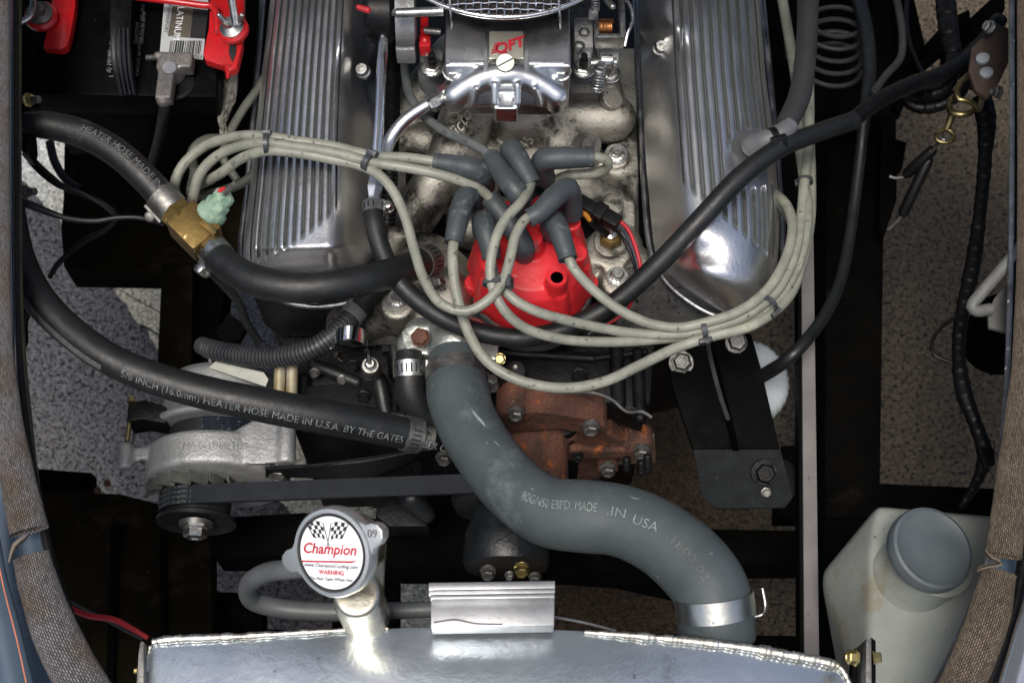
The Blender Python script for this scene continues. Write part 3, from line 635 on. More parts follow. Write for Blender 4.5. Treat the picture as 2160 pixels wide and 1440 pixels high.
vl, _ = cover('valve_cover', 'finned polished valve cover at the left, crossed by the grey wire loop and heater hose',
    [(-80,578),(0,570),(200,547),(400,526),(500,515),(545,514),(575,522),(600,545),(640,640)],
    [(-80,802),(0,796),(300,792),(500,800),(545,800),(575,790),(600,765),(640,680)], -80, 640,
    [(0,-.085),(.02,-.045),(.05,-.020),(.10,-.010),(.3,.006),(.55,.014),(.66,.013),(.76,-.004),(.86,-.040),(.94,-.075),(1,-.095)],
    10, (.05,.69), lambda u: 552-(max(0,u-.12)/.5)**1.3*95, fallL,
    [(790,175,46,46,-.045),(735,95,26,42,.010),(742,60,22,50,.008)],
    [(806,-90),(800,300),(804,500),(804,560),(790,600),(740,636),(660,646),(590,632),(530,590),(510,540),(522,400),(562,-90)], False)
def fallR(u, py):
    a = max(0, py-(440+70*u)); return -.016*sstep(0, 170, a)-.055*sstep(90, 240, a)
vr, _ = cover('valve_cover', 'finned polished valve cover at the right with a grey breather elbow and an Allen screw',
    [(-80,1342),(0,1347),(300,1360),(450,1372),(520,1380),(560,1394),(600,1422),(640,1480),(660,1520),(672,1550)],
    [(-80,1588),(0,1602),(150,1614),(300,1632),(450,1643),(540,1641),(590,1632),(635,1612),(660,1586),(672,1562)], -80, 672,
    [(0,-.075),(.05,-.055),(.14,-.02),(.24,.004),(.36,.016),(.55,.014),(.75,.004),(.90,-.010),(.95,-.020),(.98,-.045),(1,-.085)],
    9, (.27,.965), lambda u: 395+(max(0,u-.30)/.66)*155, fallR,
    [(1372,95,44,36,-.035),(1415,60,30,30,.014),(1475,535,40,30,-.007),(1445,548,14,14,-.006)],
    [(1336,-90),(1354,300),(1368,500),(1382,556),(1410,600),(1462,642),(1505,664),(1550,676),(1592,664),(1626,632),(1646,590),(1650,500),(1600,-90)], True)
for th, (bx, by), z in ((vl, (766,150), -.025), (vr, (1392,102), -.028), (vr, (1445,549), -.052)):
    q = P(bx, by, z); r = L(13, q); bm = B(); n = V((.2 if th is vr else -.2, -.3, 1))
    lathe(bm, q, n, [(r*1.25,-.004),(r*1.25,0),(r,.001),(r,r*1.0),(r*.9,r*1.15),(r*.5,r*1.15),(r*.48,r*.4),(r*.01,r*.4)], 20, caps=False)
    obj('socket_screw', bm, m_zinc, th)

# ------------------------------------------------------------------ intake manifold: fused casting of runners, plenum, pads
im = thing('intake_manifold', 'sand-cast aluminium intake manifold with thick runners under the carburetor', 'intake manifold', P(1080, 350, -.14))
bm = B()
def cap(a, b, ra, rb=None):
    A, Bq = P(*a), P(*b); capsule(bm, A, Bq, L(ra, A), L(rb or ra, Bq))
def pad(x, y, z, r, h=.02): 
    q = P(x, y, z); cyl(bm, q-Z*h, q, L(r*1.1, q), L(r, q), 24)
q0 = P(1100,160,-.06); box(bm, P(1090,110,-.075), L(300,q0), L(250,q0), .05); cap((1240,120,-.082),(1270,200,-.085),50,46)                     # carburettor pad / plenum
cap((1000,210,-.075),(960,320,-.085),62,56); cap((960,320,-.085),(870,465,-.115),52,48)            # left front runner
cap((1100,250,-.085),(1290,250,-.09),62,52); cap((1150,235,-.085),(1180,300,-.095),60,50)
cap((960,120,-.085),(860,240,-.11),52,46); cap((900,300,-.115),(855,290,-.12),40,44)               # left rear runner
cap((1030,330,-.11),(990,430,-.12),46,56); cap((1130,330,-.115),(1290,440,-.115),50,52)            # right front runner
cap((1230,340,-.12),(1310,370,-.12),36,36); cap((860,470,-.115),(840,520,-.13),52,46)
cap((1000,470,-.135),(1120,480,-.14),60,60); cap((900,560,-.115),(1000,640,-.12),70,60)
cap((850,640,-.10),(930,680,-.11),50,46); cap((940,620,-.09),(960,700,-.10),55,56)                  # thermostat pad
cap((1230,560,-.10),(1310,520,-.11),50,46); cap((1290,600,-.10),(1340,560,-.11),40,42)
cap((830,650,-.10),(760,700,-.14),44,30)
for a in ((1322,130,-.10),(1322,300,-.105),(1322,480,-.11)): pass
slabp = [P(x,y,-.105) for x, y in ((1290,100),(1345,100),(1350,600),(1300,640),(1280,480))]; prism(bm, slabp, (0,0,-.03))
slabp = [P(x,y,-.105) for x, y in ((822,260),(860,250),(850,640),(800,660),(815,500))]; prism(bm, slabp, (0,0,-.03))
slabp = [P(x,y,-.096) for x, y in ((1288,420),(1340,420),(1342,500),(1292,520))]; prism(bm, slabp, (0,0,-.03))
pad(1236,310,-.083,27); pad(1300,332,-.10,26); pad(1302,592,-.082,34,.03); pad(838,640,-.078,36,.03); pad(1286,520,-.080,50,.03)
pad(1292,445,-.080,20,.02); pad(1285,215,-.066,22,.03); pad(1272,170,-.065,24,.02)
cast('manifold_casting', bm, m_cast, im, voxel=.0021, smooth=4)
for x, y, z, r, w, nt_ in ((1300,325,-.098,13,1.9,1),(1302,583,-.080,13,1.8,1),(838,631,-.076,12,1.9,1),(1287,155,-.062,12,1.9,1)):
    bolt(im, P(x,y,z), V((.0,-.08,1)), r, m_zinc, washer=w, notch=True, h=1.3)
q = P(1238,309,-.081); bm = B(); r = L(30, q); lathe(bm, q, Z, [(r,0),(r,.003),(r*.5,.003),(r*.42,.001)], 28); obj('threaded_plug', bm, m_zincd, im)
q = P(1240,312,-.079); bm = B(); lathe(bm, q, Z, [(L(12,q)*(1 if i%2 else .88), i*.0011) for i in range(9)], 16); obj('stud', bm, m_zinc, im)
for x, y, z, ax in ((1290,210,-.063,V((.5,-.1,1))),(1292,432,-.078,V((.35,-.2,1)))):
    q = P(x,y,z); bm = B(); r = L(24, q); lathe(bm, q, ax, [(r,-.004),(r,.002),(r*.92,.003)], 28); obj('core_plug', bm, m_cast, im)
text_flat('cast_lettering', 'Victor', P(985,262,-.022), V((.45,.85,.1)).normalized(), V((-.85,.45,.25)).normalized(), .011, m_cast, im, shear=.4)
for s_, x, y, z, a in (('45', 1118,308,-.064, 50), ('FIRING', 1238,405,-.062, 35)):
    e = V((math.cos(math.radians(a)), math.sin(math.radians(a)), 0)); 
    if s_ == '45': text_flat('cast_lettering', s_, P(x,y,z), e, Z.cross(e), .010, m_cast, im)
# thermostat housing with water outlets
th = thing('thermostat_housing', 'bright cast water outlet with a rusty bolt in front of the distributor', 'thermostat housing', P(930, 720, -.11))
bm = B()
cap((878,700,-.066),(1000,700,-.066),26,30)
cap((940,690,-.066),(960,735,-.062),44,50); cap((860,725,-.068),(865,752,-.07),24,26); cap((960,730,-.062),(962,775,-.066),56,58)
slabp = [P(x,y,-.058) for x, y in ((845,700),(875,668),(985,668),(1052,720),(1050,760),(860,745))]; prism(bm, slabp, (0,0,-.016))
cast('housing_casting', bm, mat('oxidised_bright_casting', (.60,.62,.58), (.40,.43,.40), rough=.28, rough2=.45, metal=.9, ns=30, bump=.0008, bs=200, stain=(.30,.42,.36), stain_s=22, stain_t=.58), th, voxel=.0015, smooth=3)
bolt(th, P(887,712,-.047), V((0,-.25,1)), 17, m_rust, washer=0, label='rusty hex bolt')
bolt(th, P(1054,757,-.060), V((0,-.5,1)), 10, m_gold, washer=1.3)
# ------------------------------------------------------------------ carburetor
cb = thing('carburetor', 'polished alloy carburetor with a red lettered plate on its float bowl', 'carburetor', P(1065, 120, -.05))
bm = B()
def bx(x0, y0, x1, y1, z, h, target=None):
    a = P(x0, y1, z); b_ = P(x1, y0, z); box(target or bm, (a+b_)/2-Z*h/2, abs(b_.x-a.x), abs(b_.y-a.y), h)
bx(938,-60,1200,140,.040,.06)
bx(958,130,1175,172,.028,.05)
ar = [(960,200,.020,25),(988,180,.026,26),(1025,163,.031,27),(1066,157,.034,28),(1108,163,.031,27),(1144,180,.026,26),(1174,202,.020,25)]
hull(bm, [P(*q_) for q_ in ((945,190,.022),(1190,190,.022),(985,168,.034),(1148,168,.034),(1066,156,.041),(950,212,.016),(1186,212,.016),(985,226,.013),(1150,226,.013),(985,222,-.004),(1150,222,-.004),(955,195,-.004),(1184,195,-.004),(960,150,.0),(1180,150,.0))]); 
tube(bm, Path(ar, step=.004), 20, round_end=0)
for q in (ar[0], ar[-1]): w = P(*q[:3]); ball(bm, w, L(q[3], w)); capsule(bm, w, w-Z*.012, L(q[3], w), L(22, w))

bx(1042,186,1092,230,.025,.02); 
for x in (1044, 1092): cap((x,180,.036),(x,216,.026),9,8)
for x in (955,1183): cap((x,150,.026),(x,150,.0),21,23)
cap((1006,186,.034),(996,222,.018),6); cap((1128,186,.034),(1140,222,.018),6)
cast('float_bowl', bm, m_carb, cb, voxel=.0013, smooth=3)
for x0 in (1020,1106):
    bm = B(); bx(x0,62,x0+10,150,.0425,.004,bm); obj('bowl_rib', bm, m_carb, cb, bevel=.0008)
for x0, x1 in ((948,1020),(1116,1190)):
    bm = B(); bx(x0,128,x1,132,.0415,.003,bm); obj('bowl_step', bm, m_carb, cb, bevel=.0008)
bm = B(); bx(1032,66,1104,122,.0435,.0022,bm); pl = obj('name_plate', bm, mat('satin_plate', (.56,.55,.46), (.50,.49,.42), rough=.35, metal=.8, ns=30), cb, bevel=.0006)
e = V((.93,.36,0)).normalized()
text_flat('plate_lettering', 'QFT', P(1082,104,.0441), e, Z.cross(e), .0095, m_inkred, pl, shear=.3, offset=.035, squeeze=1.0)
bm = B()
for k in range(4):
    q = P(1042-k*2.2, 96+k*6, .0441); prism(bm, [q, q+e*.005, q+e*.005+Z.cross(e)*.0013, q+Z.cross(e)*.0013+e*.0008], (0,0,.0003))
obj('plate_stripes', bm, m_inkred, pl)
q = P(1066,140,.040); r = L(20,q); n = V((0,-.35,1)).normalized(); bm = B(); lathe(bm, q, n, [(r*1.08,-.004),(r*1.08,0),(r*.98,.001),(r*.98,.0045),(r,.005),(r,.0095),(r*.93,.0105)], 28)
s_ = obj('sight_plug', bm, mat('satin_green_grey_zinc', (.50,.52,.47), rough=.3, metal=1), cb)
bm = B(); a, b_, n_ = frame(n, X); box(bm, q+n*.0105, r*1.8, r*.14, .0012, (a.lerp(b_, .35).normalized(), n.cross(a.lerp(b_, .35)).normalized(), n)); obj('slot', bm, m_inkblk, s_)
for x in (955,1183): bolt(cb, P(x,152,.0275), V((0,-.3,1)), 13, m_zinc, washer=1.6, h=.9, spin=.5)
bm = B(); tube(bm, Path([(1130,222,-.01),(1165,222,-.01),(1190,212,-.01),(1198,180,-.01)], 3), 8); obj('blue_gasket', bm, m_blue, cb)
# base plate studs with hex nuts and dark grey insulators
for x, y in ((912,148),(1231,150)):
    q = P(x, y, -.03); r = L(30,q); bm = B(); lathe(bm, q, Z, [(r*1.05,-.02),(r*1.05,.0),(r*.85,.004),(r*.8,.02)], 24); obj('stud_base', bm, m_greypl, cb)
    bolt(cb, P(x, y-6, -.007), Z, 19, m_zinc, washer=1.25, h=.5)
    q = P(x, y-14, .0); bm = B(); lathe(bm, q, Z, [(L(9,q),0),(L(9,q),.006),(L(7,q),.007),(L(7,q),.013),(L(5,q),.014)], 16); obj('stud', bm, m_blackpl, cb)
bm = B(); bx(935,-60,1255,196,-.030,.012,bm); obj('base_plate', bm, m_castd, cb, bevel=.001)
# choke housing at the left of the carburetor
bm = B(); q = P(775,28,.03); r = L(62,q); lathe(bm, q, V((1,.05,-.05)), [(r*.85,-.003),(r*.97,.0),(r,.003),(r,.019),(r*.9,.022)], 40); obj('choke_cap', bm, m_blackpl, cb)
bm = B(); q = P(836,32,.03); r = L(62,q); lathe(bm, q, V((1,.05,-.05)), [(r*1.02,-.001),(r*1.02,.005),(r*1.0,.006),(r*1.0,.015),(r*.7,.017)], 40); obj('choke_housing', bm, m_silver, cb)
bm = B(); bx(834,84,876,106,.012,.02,bm); obj('choke_foot', bm, m_silver, cb, bevel=.002)
bm = B(); cyl(bm, P(836,28,.066), P(935,24,.066), L(10,P(880,26,.06))); bm2 = obj('choke_shaft', bm, m_zinc, cb)
bolt(cb, P(836,28,.066), V((-1,0,.3)), 8, m_zinc, washer=0)
bm = B(); capsule(bm, P(776,22,.07), P(757,16,.07), .0028, .0024, 12); obj('choke_terminal', bm, m_redw, cb)
bm = B(); bx(886,36,904,62,.03,.012,bm); bx(884,72,908,98,.02,.014,bm); capsule(bm, P(896,86,.02), P(890,84,.0), .004); obj('red_cap', bm, m_redp, cb, bevel=.001)
bm = B(); cyl(bm, P(895,64,.03), P(930,68,.03), .0028); obj('vacuum_nipple', bm, m_zincd, cb)
# throttle linkage at the right of the carburetor: brackets, coil springs, levers
def coil(name, a, b, rpx, wpx, turns, m, parent):
    A, Bq = P(*a), P(*b); ax = (Bq-A); u, v, n = frame(ax); R = L(rpx, A); pts = []
    N_ = turns*12
    for i in range(N_+1):
        t = i/12*2*math.pi; pts.append((A+ax*(i/N_)+u*(R*math.cos(t))+v*(R*math.sin(t)), L(wpx, A)))
    bm = B(); tube(bm, Path(pts, world=True, step=.01), 8, uv=False); return obj(name, bm, m, parent)
coil('idle_spring', (1267,150,.014), (1257,192,.002), 11, 2.6, 7, m_zinc, cb)
bolt(cb, P(1266,146,.018), V((.1,.1,1)), 11, m_zinc, washer=1.2, h=1.2)
coil('choke_spring', (1264,58,.03), (1292,58,.03), 16, 2.3, 8, m_copper, cb)
coil('return_spring', (1256,-12,.04), (1256,22,.038), 8, 1.8, 6, m_zinc, cb)
bm = B(); bx(1258,70,1318,79,.035,.016,bm); bx(1256,36,1263,78,.035,.012,bm); bx(1309,-10,1317,78,.036,.014,bm); obj('linkage_bracket', bm, m_zinc, cb, bevel=.0008)
bm = B(); tube(bm, Path([(1312,-10,.05),(1330,15,.05),(1334,45,.048),(1324,70,.046),(1318,98,.04)], 4), 8); obj('throttle_lever', bm, m_zinc, cb)
bm = B(); bx(1212,36,1250,100,.012,.03,bm); bx(1222,78,1246,122,.005,.02,bm); bx(1266,84,1304,130,.006,.012,bm); bx(1242,14,1262,28,.035,.01,bm); obj('throttle_boss', bm, m_silver, cb, bevel=.002)
for x, y in ((1232,70),(1222,98)):
    q = P(x,y,.0135); bm = B(); r = L(10,q); lathe(bm, q, Z, [(r*1.2,-.001),(r*1.2,.001),(r*.75,.001),(r*.65,-.003),(r*.1,-.003)], 20, caps=False); obj('threaded_port', bm, m_zinc, cb)
bm = B(); cyl(bm, P(1246,134,.01), P(1300,132,.01), .0036); cyl(bm, P(1268,128,.01), P(1292,128,.01), .0055); obj('throttle_shaft', bm, m_zinc, cb)
bm = B(); tube(bm, Path([(1290,128,.014),(1296,140,.01),(1292,152,0)], 4), 8); obj('linkage_pin', bm, m_zinc, cb)
bm = B(); capsule(bm, P(1280,2,.04), P(1292,14,.04), .003); obj('linkage_ball', bm, m_zinc, cb)
# air cleaner: foam disc under a wire mesh with a bright rim
ac = thing('air_cleaner', 'round wire mesh air cleaner with dark foam on top of the carburetor', 'air cleaner', P(1065, -190, .045))
c0 = P(1065,-196,.072); R = L(285, c0)
bm = B(); lathe(bm, c0-Z*.02, Z, [(R*.9,0),(R*.97,.008),(R*.95,.018),(R*.80,.026),(R*.4,.034),(R*.02,.036)], 64); obj('foam', bm, m_foam, ac)
bm = B(); st = .0063
def dome(x, y): 
    rr = math.hypot(x, y)/R; return .0205+.019*(1-min(1,rr)**2)
n_ = int(R/st)
for k in range(-int(n_*1.2), int(n_*1.2)+1):
    for axi in (0, 1):
        o_ = k*st*(1 if axi == 0 else .82); h_ = math.sqrt(max(0, R*R*.985-o_*o_)); 
        if h_ < .01: continue
        cnt = int(2*h_/(st*.5)); pr = []
        for i in range(cnt+1):
            s_ = -h_+2*h_*i/cnt; x, y = (o_, s_) if axi == 0 else (s_, o_)
            if y < -R*1.0 or y > R*.15 and False: continue
            w_ = .0006*math.sin(math.pi*(s_/(st*(.82 if axi == 0 else 1))+k)); pr.append(c0+V((x+random.uniform(-.00018,.00018), y+random.uniform(-.00018,.00018), dome(x, y)-.02+w_)))
        prev = None
        for a, b2 in zip(pr, pr[1:]):
            if a.y > -.02+c0.y+R*.2: pass
        rings = []
        for i, a in enumerate(pr):
            T = (pr[min(i+1, len(pr)-1)]-pr[max(i-1, 0)]).normalized(); u, v, _n = frame(T, Z)
            rings.append([bm.verts.new(a+(u*math.cos(t)+v*math.sin(t))*.00058) for t in (0, 1.571, 3.142, 4.712)])
        for i in range(len(rings)-1):
            for j in range(4): bm.faces.new((rings[i][j], rings[i][(j+1)%4], rings[i+1][(j+1)%4], rings[i+1][j]))
obj('wire_mesh', bm, m_chrome, ac, kind='stuff')
bm = B(); pr = []
for i in range(97): t = i/96*2*math.pi; pr.append((c0+V((R*math.cos(t), R*math.sin(t), -.001)), .0022))
tube(bm, Path(pr, world=True, step=.01), 12, uv=False); obj('rim', bm, m_chrome, ac)
for x in (950, 1180):
    bm = B(); tube(bm, Path([(x-2,-20,.096),(x,20,.088),(x+2,48,.078),(x+2,60,.06)], 2.6), 8); obj('mesh_clip', bm, m_zinc, ac)

# ------------------------------------------------------------------ distributor
ds = thing('distributor', 'bright red distributor cap on a grey base in the middle of the engine', 'distributor', P(1120, 590, -.14))
c0 = P(1120,588,-.085); R = L(129, c0)
bm = B()
lathe(bm, c0, Z, [(R,0),(R*1.0,.010),(R*.97,.018),(R*.93,.030),(R*.84,.043),(R*.70,.050),(R*.3,.054),(R*.02,.055)], 48)
posts = []
for k in range(7):
    t = math.radians(-58+45*k); posts.append(t); d = V((math.cos(t), math.sin(t), 0)); q = c0+d*R*.72
    cyl(bm, q+Z*.020, q+Z*.064, L(27,q), L(21,q), 20)
    cyl(bm, c0+d*R*.88+Z*.002, c0+d*R*.80+Z*.045, L(26,q), L(18,q), 16)
    cyl(bm, c0+d*R*.30+Z*.045, q+Z*.048, L(16,q), L(16,q), 12)
cyl(bm, c0+Z*.04, c0+Z*.075, L(30,c0), L(22,c0), 20)
for sx_ in (-1, 1): cyl(bm, c0+V((sx_*R*.93,-.01,.0)), c0+V((sx_*R*.93,-.01,.014)), .009, .008)
cp = cast('cap', bm, m_red, ds, voxel=.0013, smooth=2)
t = posts[0]; q = c0+V((math.cos(t), math.sin(t), 0))*R*.72+Z*.0635
bm = B(); lathe(bm, q, Z, [(L(21,q),0),(L(21,q),.0012),(L(14,q),.0012),(L(13,q),.0006)], 28, caps=False); obj('empty_post_rim', bm, m_red, cp)
bm = B(); lathe(bm, q, Z, [(L(14,q),.0008),(L(13,q),.0010)], 24); obj('post_hole', bm, m_hole, cp)
bm = B(); lathe(bm, c0-Z*.006, Z, [(R*1.01,-.03),(R*1.03,-.004),(R*1.03,.003),(R*1.01,.006)], 48); obj('cap_base', bm, m_greypl, ds)
bm = B(); lathe(bm, c0-Z*.05, Z, [(R*.5,-.03),(R*.5,.0),(R*.8,.015),(R*.8,.04)], 32); obj('distributor_body', bm, m_zincd, ds)
for x, y in ((1150,684),(1180,686),(1120,690)): bolt(ds, P(x,y,-.098), Z, 9, m_zinc, washer=1.6)

# ------------------------------------------------------------------ ignition wires, each with its boots
def wire(label, boot, path, r=11, m=None, text=None, group='ignition wires'):
    m = m or m_wire; at = P(*path[0][:3]); t = thing('ignition_wire', label, 'spark plug wire', at, group)
    pa = Path(path, r, step=.005); bm = B(); tube(bm, pa, 14); obj('cable', bm, m, t)
    if boot:
        R_ = 24; b0 = boot
        pts = []
        for i, q in enumerate(b0):
            rr = R_*(.80 if i == 0 else .90 if i == 1 else 1.0); pts.append((q[0], q[1], q[2], rr*(q[3] if len(q) > 3 else 1)))
        pb = Path(pts, step=.002); bm = B(); tube(bm, pb, 22); 
        # domed elbow
        k = -2; w = P(*pts[k][:3]); ball(bm, w, L(pts[k][3]*1.02, w), 20)
        bo = cast('boot', bm, m_boot, t, voxel=.0011, smooth=3)
        bm = B(); ring_on(bm, pb, .0015, .004, -.0002, .0006, 24); obj('boot_lip', bm, m_boot, bo)
        bm = B(); d_ = pb.len*.45; p_, T_, n_, u_, r_ = pb.fr(pb.near(pts[-2][0], pts[-2][1])); 
        ring = [p_+(n_*math.cos(a_)+T_*math.sin(a_)*.4+u_*math.sin(a_)*.9)*(r_*1.045) for a_ in [math.radians(-70+i*7) for i in range(21)]]
        tube(bm, Path([(w_, .00035) for w_ in ring], world=True, step=.01), 6, uv=False); obj('mould_seam', bm, m_tie, bo)
    return t, pa
w1, _ = wire('grey wire whose boot lies level at the upper left of the red cap', [(918,342,.030),(950,347,.031),(992,355,.032),(1014,364,.026),(1022,392,-.01)],
    [(935,344,.030),(905,339,.031),(860,333,.033),(800,330,.036),(778,327,.038),(700,308,.038),(620,297,.036),(563,288,.034),(500,288,.02),(430,310,.0),(385,350,-.01),(368,390,-.02),(378,425,-.05),(400,470,-.10)])
w2, _ = wire('grey wire from the left bundle to the low boot lettered MSD on the red cap', [(1033,420,.004),(1050,440,.003),(1085,485,-.004),(1104,520,-.010),(1105,535,-.03)],
    [(1045,433,.004),(1028,412,.010),(1000,393,.022),(940,372,.032),(870,356,.036),(800,345,.038),(778,341,.040),(700,321,.040),(620,309,.038),(563,301,.036),(500,310,.022),(450,335,.006),(420,370,-.006),(406,420,-.02),(404,450,-.07)])
w3, pY = wire('grey wire looping in a wide U to the left of the red cap', [(1116,460,.040),(1135,450,.041),(1170,415,.040),(1196,398,.034),(1205,450,-.01,1.05)],
    [(1122,455,.040),(1108,463,.040),(1088,495,.040),(1076,545,.038),(1062,590,.036),(1035,628,.034),(985,656,.030),(930,640,.030),(895,590,.030),(872,520,.030),(852,450,.032),(820,390,.036),(778,356,.036),(700,336,.036),(620,322,.036),(563,318,.034),(510,334,.018),(465,366,-.002),(430,385,-.03),(405,400,-.08)])
w4, _ = wire('grey wire leaving the uppermost upright boot and crossing in front of the cap', [(1122,390,.028),(1112,372,.029),(1092,335,.030),(1080,318,.028),(1080,350,-.01)],
    [(1120,382,.028),(1116,400,.032),(1098,428,.046),(1064,465,.048),(1042,515,.046),(1034,570,.040),(1038,602,.034),(1062,652,.026),(1105,690,.012),(1180,714,.0),(1280,721,-.010),(1380,716,-.018),(1490,702,-.02),(1580,677,-.018),(1650,620,-.018),(1688,545,-.02),(1704,450,-.03),(1697,385,-.04),(1688,320,-.05),(1683,200,-.08),(1640,-60,-.1)])
w5, _ = wire('grey wire from the short boot standing on the left side of the cap', [(1036,545,.0),(1034,525,.003),(1024,485,.006),(1019,468,.004),(1020,490,-.03)],
    [(1035,535,.0),(1040,572,.014),(1052,598,.024),(1085,632,.024),(1130,656,.018),(1190,674,.008),(1270,692,-.004),(1350,704,-.012),(1430,704,-.014),(1490,693,-.012),(1570,667,-.010),(1635,618,-.010),(1674,545,-.014),(1692,440,-.03),(1696,390,-.035),(1706,300,-.05),(1705,150,-.07),(1690,-60,-.1)])
w6, _ = wire('grey wire hanging lowest, from the upright boot at the far left of the cap', [(957,512,.018),(961,490,.019),(976,430,.020),(986,412,.018),(1000,430,-.01)],
    [(959,500,.018),(955,530,.018),(957,580,.014),(968,640,.008),(990,705,.004),(1028,762,.002),(1090,800,.0),(1180,818,-.006),(1270,806,-.010),(1350,770,-.014),(1430,732,-.018),(1490,712,-.016),(1590,684,-.016),(1660,630,-.02),(1690,560,-.03),(1708,470,-.04),(1710,380,-.05),(1705,250,-.06)], r=11.5)
w7, _ = wire('grey wire from the tilted boot at the right side of the cap', [(1198,546,.020),(1192,525,.021),(1176,480,.022),(1166,464,.020),(1162,490,-.02)],
    [(1196,535,.020),(1208,562,.018),(1245,605,.010),(1305,652,.0),(1370,682,-.006),(1430,691,-.008),(1480,682,-.006),(1560,656,-.004),(1618,612,-.004),(1658,545,-.01),(1672,480,-.02),(1660,435,-.035),(1636,410,-.06)])
w8, _ = wire('grey wire curling back under its own level boot at the upper right', [(1252,333,.016),(1230,333,.016),(1175,334,.016),(1146,338,.012),(1148,375,-.02)],
    [(1240,333,.016),(1262,332,.016),(1282,340,.010),(1278,356,-.002),(1250,366,-.008),(1200,370,-.012),(1165,384,-.03)])
w9, _ = wire('dark grey wire coming down from behind the carburetor to the middle boot', [(1036,332,.030),(1046,348,.032),(1078,390,.036),(1092,408,.034),(1100,440,.0)],
    [(1042,340,.030),(1025,322,.026),(990,302,.014),(940,278,.0),(895,245,-.02),(866,205,-.035),(856,160,-.05),(852,100,-.06)], r=10, m=mat('slate_cable', (.13,.145,.14), (.09,.10,.10), rough=.45, ns=60))
bm = B(); 
text_on('boot_lettering', 'MSD', Path([(1118,500,-.010,24),(1130,545,-.020,24)], step=.002), .003, 20, 9, m_boot, w2)
pa = Path([(800,345,.038),(778,341,.040),(700,321,.040),(620,309,.038)], 11)
ps = Path([(465,366,-.002),(510,334,.018),(563,318,.034)], 11); text_on('cable_print', 'MADE IN USA', ps, .001, 8, 7, m_inkblk, w3)
ps = Path([(940,278,.0),(990,302,.014),(1025,322,.026)], 10); text_on('cable_print', 'USA HI-TEMP SILICONE', ps, .001, -5, 7, m_inkblk, w9, squeeze=.8)
# loose dim cables at the edges
for lb, pts, r in (('shaded grey cable rising behind the left valve cover to the top', [(572,140,-.08),(545,185,-.08),(510,235,-.08),(478,295,-.08),(470,330,-.09),(500,380,-.1)], 9),
                   ('dim grey cable end curling out left of the wire loop', [(560,330,-.07),(520,380,-.07),(450,408,-.07),(405,412,-.08),(410,360,-.09),(405,320,-.07),(430,296,-.07),(480,292,-.08)], 10),
                   ('thin grey cable at the top right between cover and hose', [(1640,-60,-.12),(1655,40,-.12),(1664,120,-.12)], 7),
                   ('lower grey cable passing behind the right wire bundle', [(1636,420,-.05),(1668,470,-.05),(1672,520,-.05)], 9)):
    o, _ = hose('cable', pts, r, m_wired, label=lb, cat='cable')

# ties round the bundles
tie(None, 0, 13, 17, 26, P(778,343,.038), 'zip tie where the grey loop meets the fuel pipe', T=P(860,380,.038)-P(740,320,.038), head=78)
tie(None, 0, 9, 20, 25, P(563,303,.036), 'zip tie over the fins of the left valve cover, head upward', T=V((1,.02,0)), head=92, headsz=1.2)
tie(None, 0, 11, 26, 14, P(1046,597,.034), 'zip tie across the crossing wires in front of the red cap', T=V((.0,1,0)), head=-76, headsz=1.4)
tie(None, 0, 11, 22, 30, P(1480,696,-.014), 'zip tie with a long tail hanging over the black bracket', T=P(1530,684,-.01)-P(1430,704,-.01), head=-70, headsz=1.5, tail=[(1493,722,-.01),(1500,760,-.06),(1518,830,-.10),(1536,885,-.13)])
tie(None, 0, 9, 19, 34, P(1618,645,-.012), 'zip tie at the lower corner of the right valve cover', T=P(1650,612,-.01)-P(1590,676,-.01), head=-88, headsz=1.6)
tie(None, 0, 8, 14, 18, P(1698,383,-.04), 'small zip tie on the wires right of the valve cover', T=V((0,1,0)), head=100)
# ------------------------------------------------------------------ hoses and pipes round the middle
hz = thing('fuel_pipe', 'bright bent steel fuel pipe from the carburetor running down the left side', 'pipe', P(800, 300, -.05))
bm = B(); tube(bm, Path([(925,210,.010,12),(895,225,.008,13),(850,258,.0,14),(820,300,-.006,14),(812,330,-.006,12)], step=.003), 18); obj('bent_pipe', bm, m_carb, hz)
bm = B(); tube(bm, Path([(812,20,.03,11),(806,120,.025,11),(800,250,.015,11),(793,345,.005,12),(790,395,.0,12)], step=.003), 18); obj('straight_pipe', bm, m_chrome, hz)
bm = B(); tube(bm, Path([(795,372,.002,17),(791,395,.0,18),(788,415,-.003,12),(787,440,-.003,12)], step=.002), 6); obj('pipe_end', bm, m_carb, hz, ang=25)
d = P(905,222,.012)-P(945,198,.012)
bm = B(); q = P(952,196,.012); r = L(25,q); lathe(bm, q, d, [(r*.9,0),(r,.001),(r,.009),(r*.85,.010)], 6); lathe(bm, q+d.normalized()*.010, d, [(r*.68,0),(r*.68,.005)], 20)
lathe(bm, q+d.normalized()*.014, d, [(r*.7,0),(r*.76,.001),(r*.76,.006),(r*.6,.0075),(r*.5,.009)], 6); obj('hex_fitting', bm, m_zinc, hz, ang=25)
def rubber(name, label, pts, r, m, seg=24, cat='hose', step=.003, **k):
    t = thing(name, label, cat, P(*pts[0][:3])); pa = Path(pts, r, step=step); bm = B(); tube(bm, pa, seg, **k); obj('hose_body', bm, m, t); return t, pa
t, pa = rubber('heater_hose', 'black hose curving from the fuel pipe under the wires and up across the right cover', [(787,432,-.004,20),(790,470,-.004,21),(806,530,-.010,21),(850,605,-.016,21),(930,668,-.022,21),(1010,700,-.030,21),(1100,712,-.034,21),(1200,690,-.030,21),(1300,635,-.016,21),(1390,555,.006,22),(1480,460,.028,22),(1560,375,.038,22),(1640,315,.036,21),(1720,282,.020,20),(1800,255,.0,20)], 20, m_rubber, cat='rubber hose')
clamp(t, pa, .004, 26, 75, m_zinc, slots=(-75,10), screw=10)
